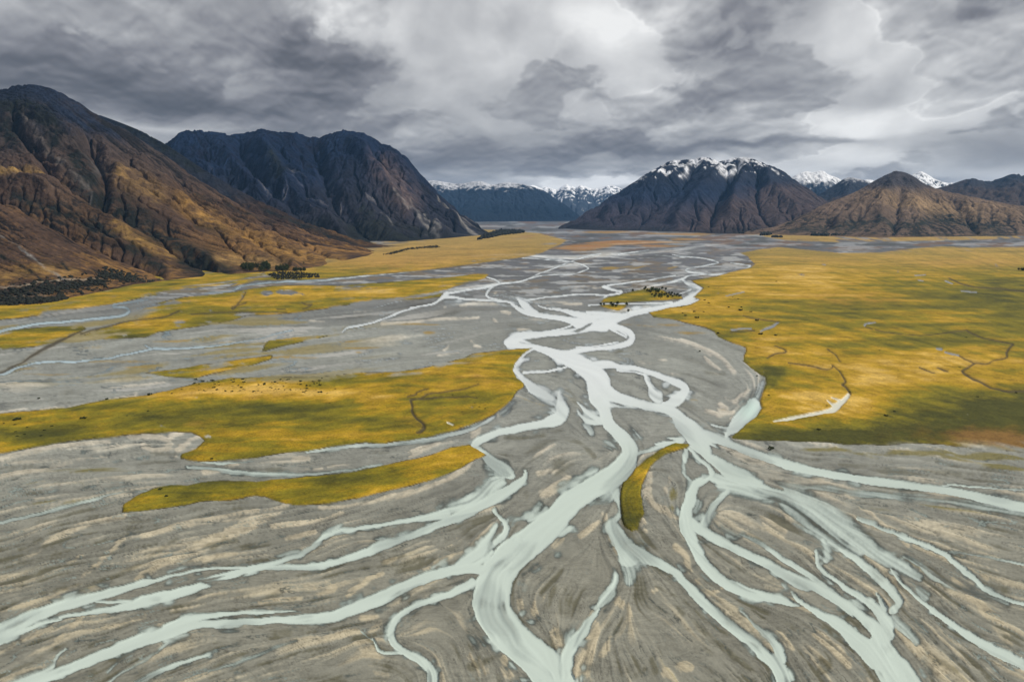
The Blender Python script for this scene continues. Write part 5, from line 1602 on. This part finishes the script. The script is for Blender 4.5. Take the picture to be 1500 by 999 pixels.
def plant_all():
    r = random.Random(5)
    t2 = lambda X, Y: (860 + X / 5, 330 + Y / 5)
    big = [(472, 490), (488, 488), (512, 504), (524, 500), (537, 540)]
    biglab = ['leftmost of the large round green trees at the head of the small upper river island',
              'large round green tree touching the leftmost one on the small upper river island',
              'widest round green tree in the middle of the small upper river island',
              'large round green tree just right of the widest one on the upper river island',
              'large green tree nearest the camera on the small upper river island']
    for i, (X, Y) in enumerate(big):
        px, py = t2(X, Y)
        place_tree(px, py, 15 + (i == 2) * 3, 1, 'island_tree', biglab[i], 'tree', 'trees on the small upper river island', i * 1.3)
    small = [(335, 489), (428, 470), (440, 490), (550, 475), (575, 480), (495, 533), (548, 506), (580, 515), (590, 538), (600, 510), (620, 512),
             (625, 532), (640, 518), (655, 524), (662, 519), (675, 530), (688, 524), (475, 518), (505, 518), (455, 495), (565, 520), (610, 522), (420, 480), (465, 500), (530, 520)]
    for i, (X, Y) in enumerate(small):
        px, py = t2(X, Y)
        place_tree(px, py, r.uniform(7, 10), 0, 'island_tree', ('small dark tree in the thin left part of the small upper river island' if X < 450 else 'small dark tree scattered between the large round trees of the upper river island' if X < 560 else 'small dark tree in the row running to the right tip of the upper river island'), 'tree', ('small trees at the left of the upper island' if X < 450 else 'small trees between the large island trees' if X < 560 else 'row of small trees at the right tip of the upper island'), i * .9)
    low = [(100, 592), (123, 593), (175, 590), (192, 595), (212, 604), (222, 588), (290, 594), (186, 602)]
    for i, (X, Y) in enumerate(low):
        px, py = t2(X, Y)
        place_tree(px, py, r.uniform(8, 10.5), 0, 'island_tree', ['leftmost small tree on the lowest tiny island above the confluence', 'second small tree from the left on the lowest tiny island', 'third small tree from the left on the lowest tiny island', 'small tree just right of the middle of the lowest tiny island', 'small tree nearest the camera on the lowest tiny island', 'small tree at the upper edge of the lowest tiny island, right of its middle', 'rightmost small tree on the lowest tiny island above the confluence', 'small tree at the middle of the lowest tiny island, between its two neighbours'][i], 'tree', 'trees on the lowest tiny island', i * .9)
    px, py = t2(302, 640)
    place_tree(px, py, 8, 0, 'lone_tree', 'lone dark tree on the gravel tip below the tiny island', 'tree', None, 1)
    # dark groves at the foot of the brown mountain
    for cx_, cy_, w, h, n, sz, lab, grp in ((375, 396, 19, 3.5, 22, 30, 'tall dark tree in the long grove at the foot of the brown mountain', 'trees of the long dark grove'),
                                       (415, 397, 9, 2.5, 9, 26, 'tall dark tree in the middle grove at the foot of the brown mountain', 'trees of the middle dark grove'),
                                       (436, 398, 10, 1.5, 9, 17, 'low dark tree in the right hand grove at the foot of the brown mountain', 'trees of the right hand dark grove')):
        for k in range(n):
            a = r.uniform(-1, 1)
            b = r.uniform(-1, 1) * math.sqrt(1 - a * a)
            place_tree(cx_ + a * w, cy_ + b * h, sz * r.uniform(.8, 1.15), 0, 'grove_tree', lab, 'tree', grp, k)
    place_tree(445, 389, 14, 0, 'lone_tree', 'lone dark tree above the right hand grove beside the tan fan', 'tree', None, 2)
    # bushes with a place of their own
    own = [(122, 615, 6, 'largest dark bush on the broad left flat, at its left part'), (219, 580, 6, 'dark bush on the upper edge of the broad left flat, right of the pale sand'),
           (157, 586, 4, 'dark bush standing exactly on the upper shore of the broad left flat'), (57, 585, 3.5, 'lone dark bush out on the grey gravel above the broad left flat'),
           (25, 617, 7, 'wide dark bush clump near the left edge of the broad left flat'), (235, 719, 3.5, 'upper dark bush near the left end of the sliver island'),
           (244, 729, 3.5, 'lower dark bush near the left end of the sliver island'), (310, 674, 3, 'small bush on the lower bank of the broad left flat'),
           (1130, 660, 6.5, 'round green bush on the gravel just below the great plain'), (1298, 611, 4.5, 'dark bush at the lower middle of the great plain, above its dark band'),
           (1199, 631, 3.8, 'dark bush near the lower edge of the great plain, below the pale slough'), (1126, 581, 3.5, 'dark bush near the river bank end of the great plain'),
           (1085, 456, 10, 'largest bush on the upper plain right of the stream'), (1109, 471, 8, 'dark bush above the small pond on the great plain'),
           (1114, 491, 8, 'dark bush right below the small pond on the great plain'), (1025, 516, 5, 'lone dark bush on the grey gravel left of the great plain'),
           (1021, 467, 9, 'low bush clump near the left shore of the great plain'), (1497, 397, 26, 'dark bush clump at the far right edge of the great plain')]
    for i, (px, py, sz, lab) in enumerate(own):
        place_bush(px, py, sz, lab, None, i)
    for i, (X, Y) in enumerate([(890, 575), (1038, 607), (1130, 606), (852, 640), (785, 640), (960, 797), (1380, 813), (1065, 530), (1108, 545), (890, 457), (720, 667), (690, 602), (862, 554), (1345, 189), (1385, 417), (700, 650), (1200, 640)]):
        px, py = t2(X, Y)
        place_bush(px, py, r.uniform(4, 7), 'small dark bush scattered over the upper left part of the great plain', 'bushes scattered on the upper part of the great plain', i)
    for i in range(110):
        u = r.random()
        px = 285 + 190 * u
        py = 556 + 3 * abs(math.sin(u * 9)) + r.random() ** 1.3 * 19
        place_bush(px, py, r.choice([1.6, 2, 2.4, 2.8, 4.0]), 'small dark bush in the dense dotting along the upper edge of the broad left flat', 'bushes dotting the upper edge of the broad left flat', i)
    for i in range(50):
        place_bush(r.uniform(470, 740), r.uniform(552, 600), r.choice([1.2, 1.6, 2.2]), 'tiny dark bush sprinkled over the right half of the broad left flat', 'tiny bushes on the right half of the broad left flat', i)
    for i, (px, py) in enumerate([(76, 626), (65, 632), (23, 634), (36, 638), (25, 641), (22, 624), (6, 622), (186, 611), (217, 604), (252, 578), (266, 572), (60, 640), (40, 628)]):
        place_bush(px, py, 2.8, 'small dark bush among a few at the left end of the broad left flat', 'bushes at the left end of the broad left flat', i)
    for i in range(36):
        px = r.uniform(1100, 1495)
        place_bush(px, r.uniform(430, 610), r.choice([1.6, 2.2, 3]), 'tiny dark bush sprinkled over the middle of the great plain', 'tiny bushes on the middle of the great plain', i)


plant_all()


def lumps(name, label, pts, mat, sizes, seed):
    """stuff: many small rough lumps joined into one object; pts = world xyz"""
    r = np.random.RandomState(seed)
    t = (1 + 5 ** .5) / 2
    iv = np.array([(-1, t, 0), (1, t, 0), (-1, -t, 0), (1, -t, 0), (0, -1, t), (0, 1, t), (0, -1, -t), (0, 1, -t), (t, 0, -1), (t, 0, 1), (-t, 0, -1), (-t, 0, 1)]) / 1.9
    it = np.array([(0, 11, 5), (0, 5, 1), (0, 1, 7), (0, 7, 10), (0, 10, 11), (1, 5, 9), (5, 11, 4), (11, 10, 2), (10, 7, 6), (7, 1, 8), (3, 9, 4), (3, 4, 2), (3, 2, 6), (3, 6, 8), (3, 8, 9), (4, 9, 5), (2, 4, 11), (6, 2, 10), (8, 6, 7), (9, 8, 1)])
    V, Fc = [], []
    for k, (p, sz) in enumerate(zip(pts, sizes)):
        v = iv * (1 + .35 * r.randn(12, 1)) * np.asarray(sz) * (.7 + .6 * r.rand())
        V.append(v + np.asarray(p))
        Fc.append(it + 12 * k)
    me = mesh_from(name, np.vstack(V), np.vstack(Fc), smooth_shade=False)
    return new_obj(name, me, mat, kind='stuff', label=label)


def forest(name, label, poly, n, h, seed):
    r = np.random.RandomState(seed)
    P = np.asarray(poly, float).reshape(-1, 2)
    pts = []
    while len(pts) < n:
        q = r.rand(400, 2) * (P.max(0) - P.min(0)) + P.min(0)
        q = q[poly_mask(q[:, 0], q[:, 1], P)]
        for a in q:
            x, y = ground(a[0], a[1])
            pts.append((x, y, h * .45))
    lumps(name, label, pts[:n], MAT_SCRUB, [(h * .42, h * .42, h * .6)] * n, seed)


forest('pine_plantation', 'long dark plantation block left of the tan foothill', [1188,346.0, 1192,344.2, 1212,344.0, 1216,345.2, 1212,346.4], 180, 24, 1)
forest('pine_plantation', 'second dark plantation block directly right of the long one', [1218,346.2, 1222,344.0, 1248,344.2, 1250,345.8, 1240,346.4], 190, 24, 2)
forest('pine_plantation', 'small dark plantation right of the two big blocks', [1251,346.4, 1255,344.6, 1262,344.8, 1263,346.2], 60, 20, 3)
forest('shelter_belt', 'thin dark shelter belt under the middle of the tan foothill', [1291,347.2, 1293,345.8, 1328,346.0, 1330,347.0], 160, 22, 4)
forest('shelter_belt', 'dark shelter belt of trees at the foot of the right mountain, leftmost one', [1060,341.2, 1064,339.8, 1078,339.6, 1079,340.6], 70, 26, 5)
forest('shelter_belt', 'thin slanting shelter belt on the farmland under the right mountain', [1082,343.2, 1084,342.4, 1110,340.6, 1112,341.4], 90, 20, 6)
forest('pine_plantation', 'dark plantation patch at the farmland corner beside the river bend', [1114,345.4, 1118,342.0, 1134,339.4, 1136,341.4, 1126,345.4], 130, 26, 7)
forest('shelter_belt', 'low dark hedge line below the corner plantation', [1128,348.4, 1132,346.8, 1146,347.4, 1146,348.6], 50, 18, 8)
forest('beech_forest', 'dark forest tongue reaching onto the plain at the end of the dark mountain', [700,352, 716,343, 735,338, 762,338.5, 770,341, 752,343.5, 735,345, 718,349], 520, 24, 9)
forest('scrub_thicket', 'dark scrub thicket on the flat below the three groves', [392,403, 410,399.5, 440,400, 466,403, 468,407, 440,408.5, 405,410], 420, 6, 10)
forest('scrub_thicket', 'dark scrub fringe along the foot of the dark mountain', [560,374, 600,364, 640,360, 645,363, 600,366, 575,373], 300, 7, 11)


def scrub_on(obj, name, label, bands, n, size, seed):
    """scrub growing where lines of sight through traced strokes meet a slope"""
    bpy.context.view_layer.update()
    r = random.Random(seed)
    pts, sizes = [], []
    for k in range(n):
        b = bands[k % len(bands)]
        i = r.randrange(len(b) // 3 - 1)
        a, c = b[3 * i:3 * i + 3], b[3 * i + 3:3 * i + 6]
        f = r.random()
        px = a[0] + f * (c[0] - a[0]) + r.gauss(0, 1.5) * a[2]
        py = a[1] + f * (c[1] - a[1]) + r.gauss(0, .9) * a[2]
        d = Vector(pix_dir(px, py)).normalized()
        hit, loc, nrm, _ = obj.ray_cast(Vector((0, 0, CAM_H)), d)
        if hit:
            s = size * r.choice([.35, .5, .5, .8, 1.2])
            pts.append((loc.x, loc.y, loc.z + s * .3))
            sizes.append((s, s, s * .8))
    if pts:
        lumps(name, label, pts, MAT_SCRUB, sizes, seed)


scrub_on(bpy.data.objects['near_hillside'], 'bank_scrub', 'dark scrub covering the steep bank below the road at the far left',
         [[0, 432, 7, 60, 424, 7, 110, 418, 7, 150, 413, 5], [0, 444, 3, 60, 441, 2, 95, 437, 2], [150, 400, 4, 190, 408, 3, 225, 412, 2]], 1700, 5.0, 1)
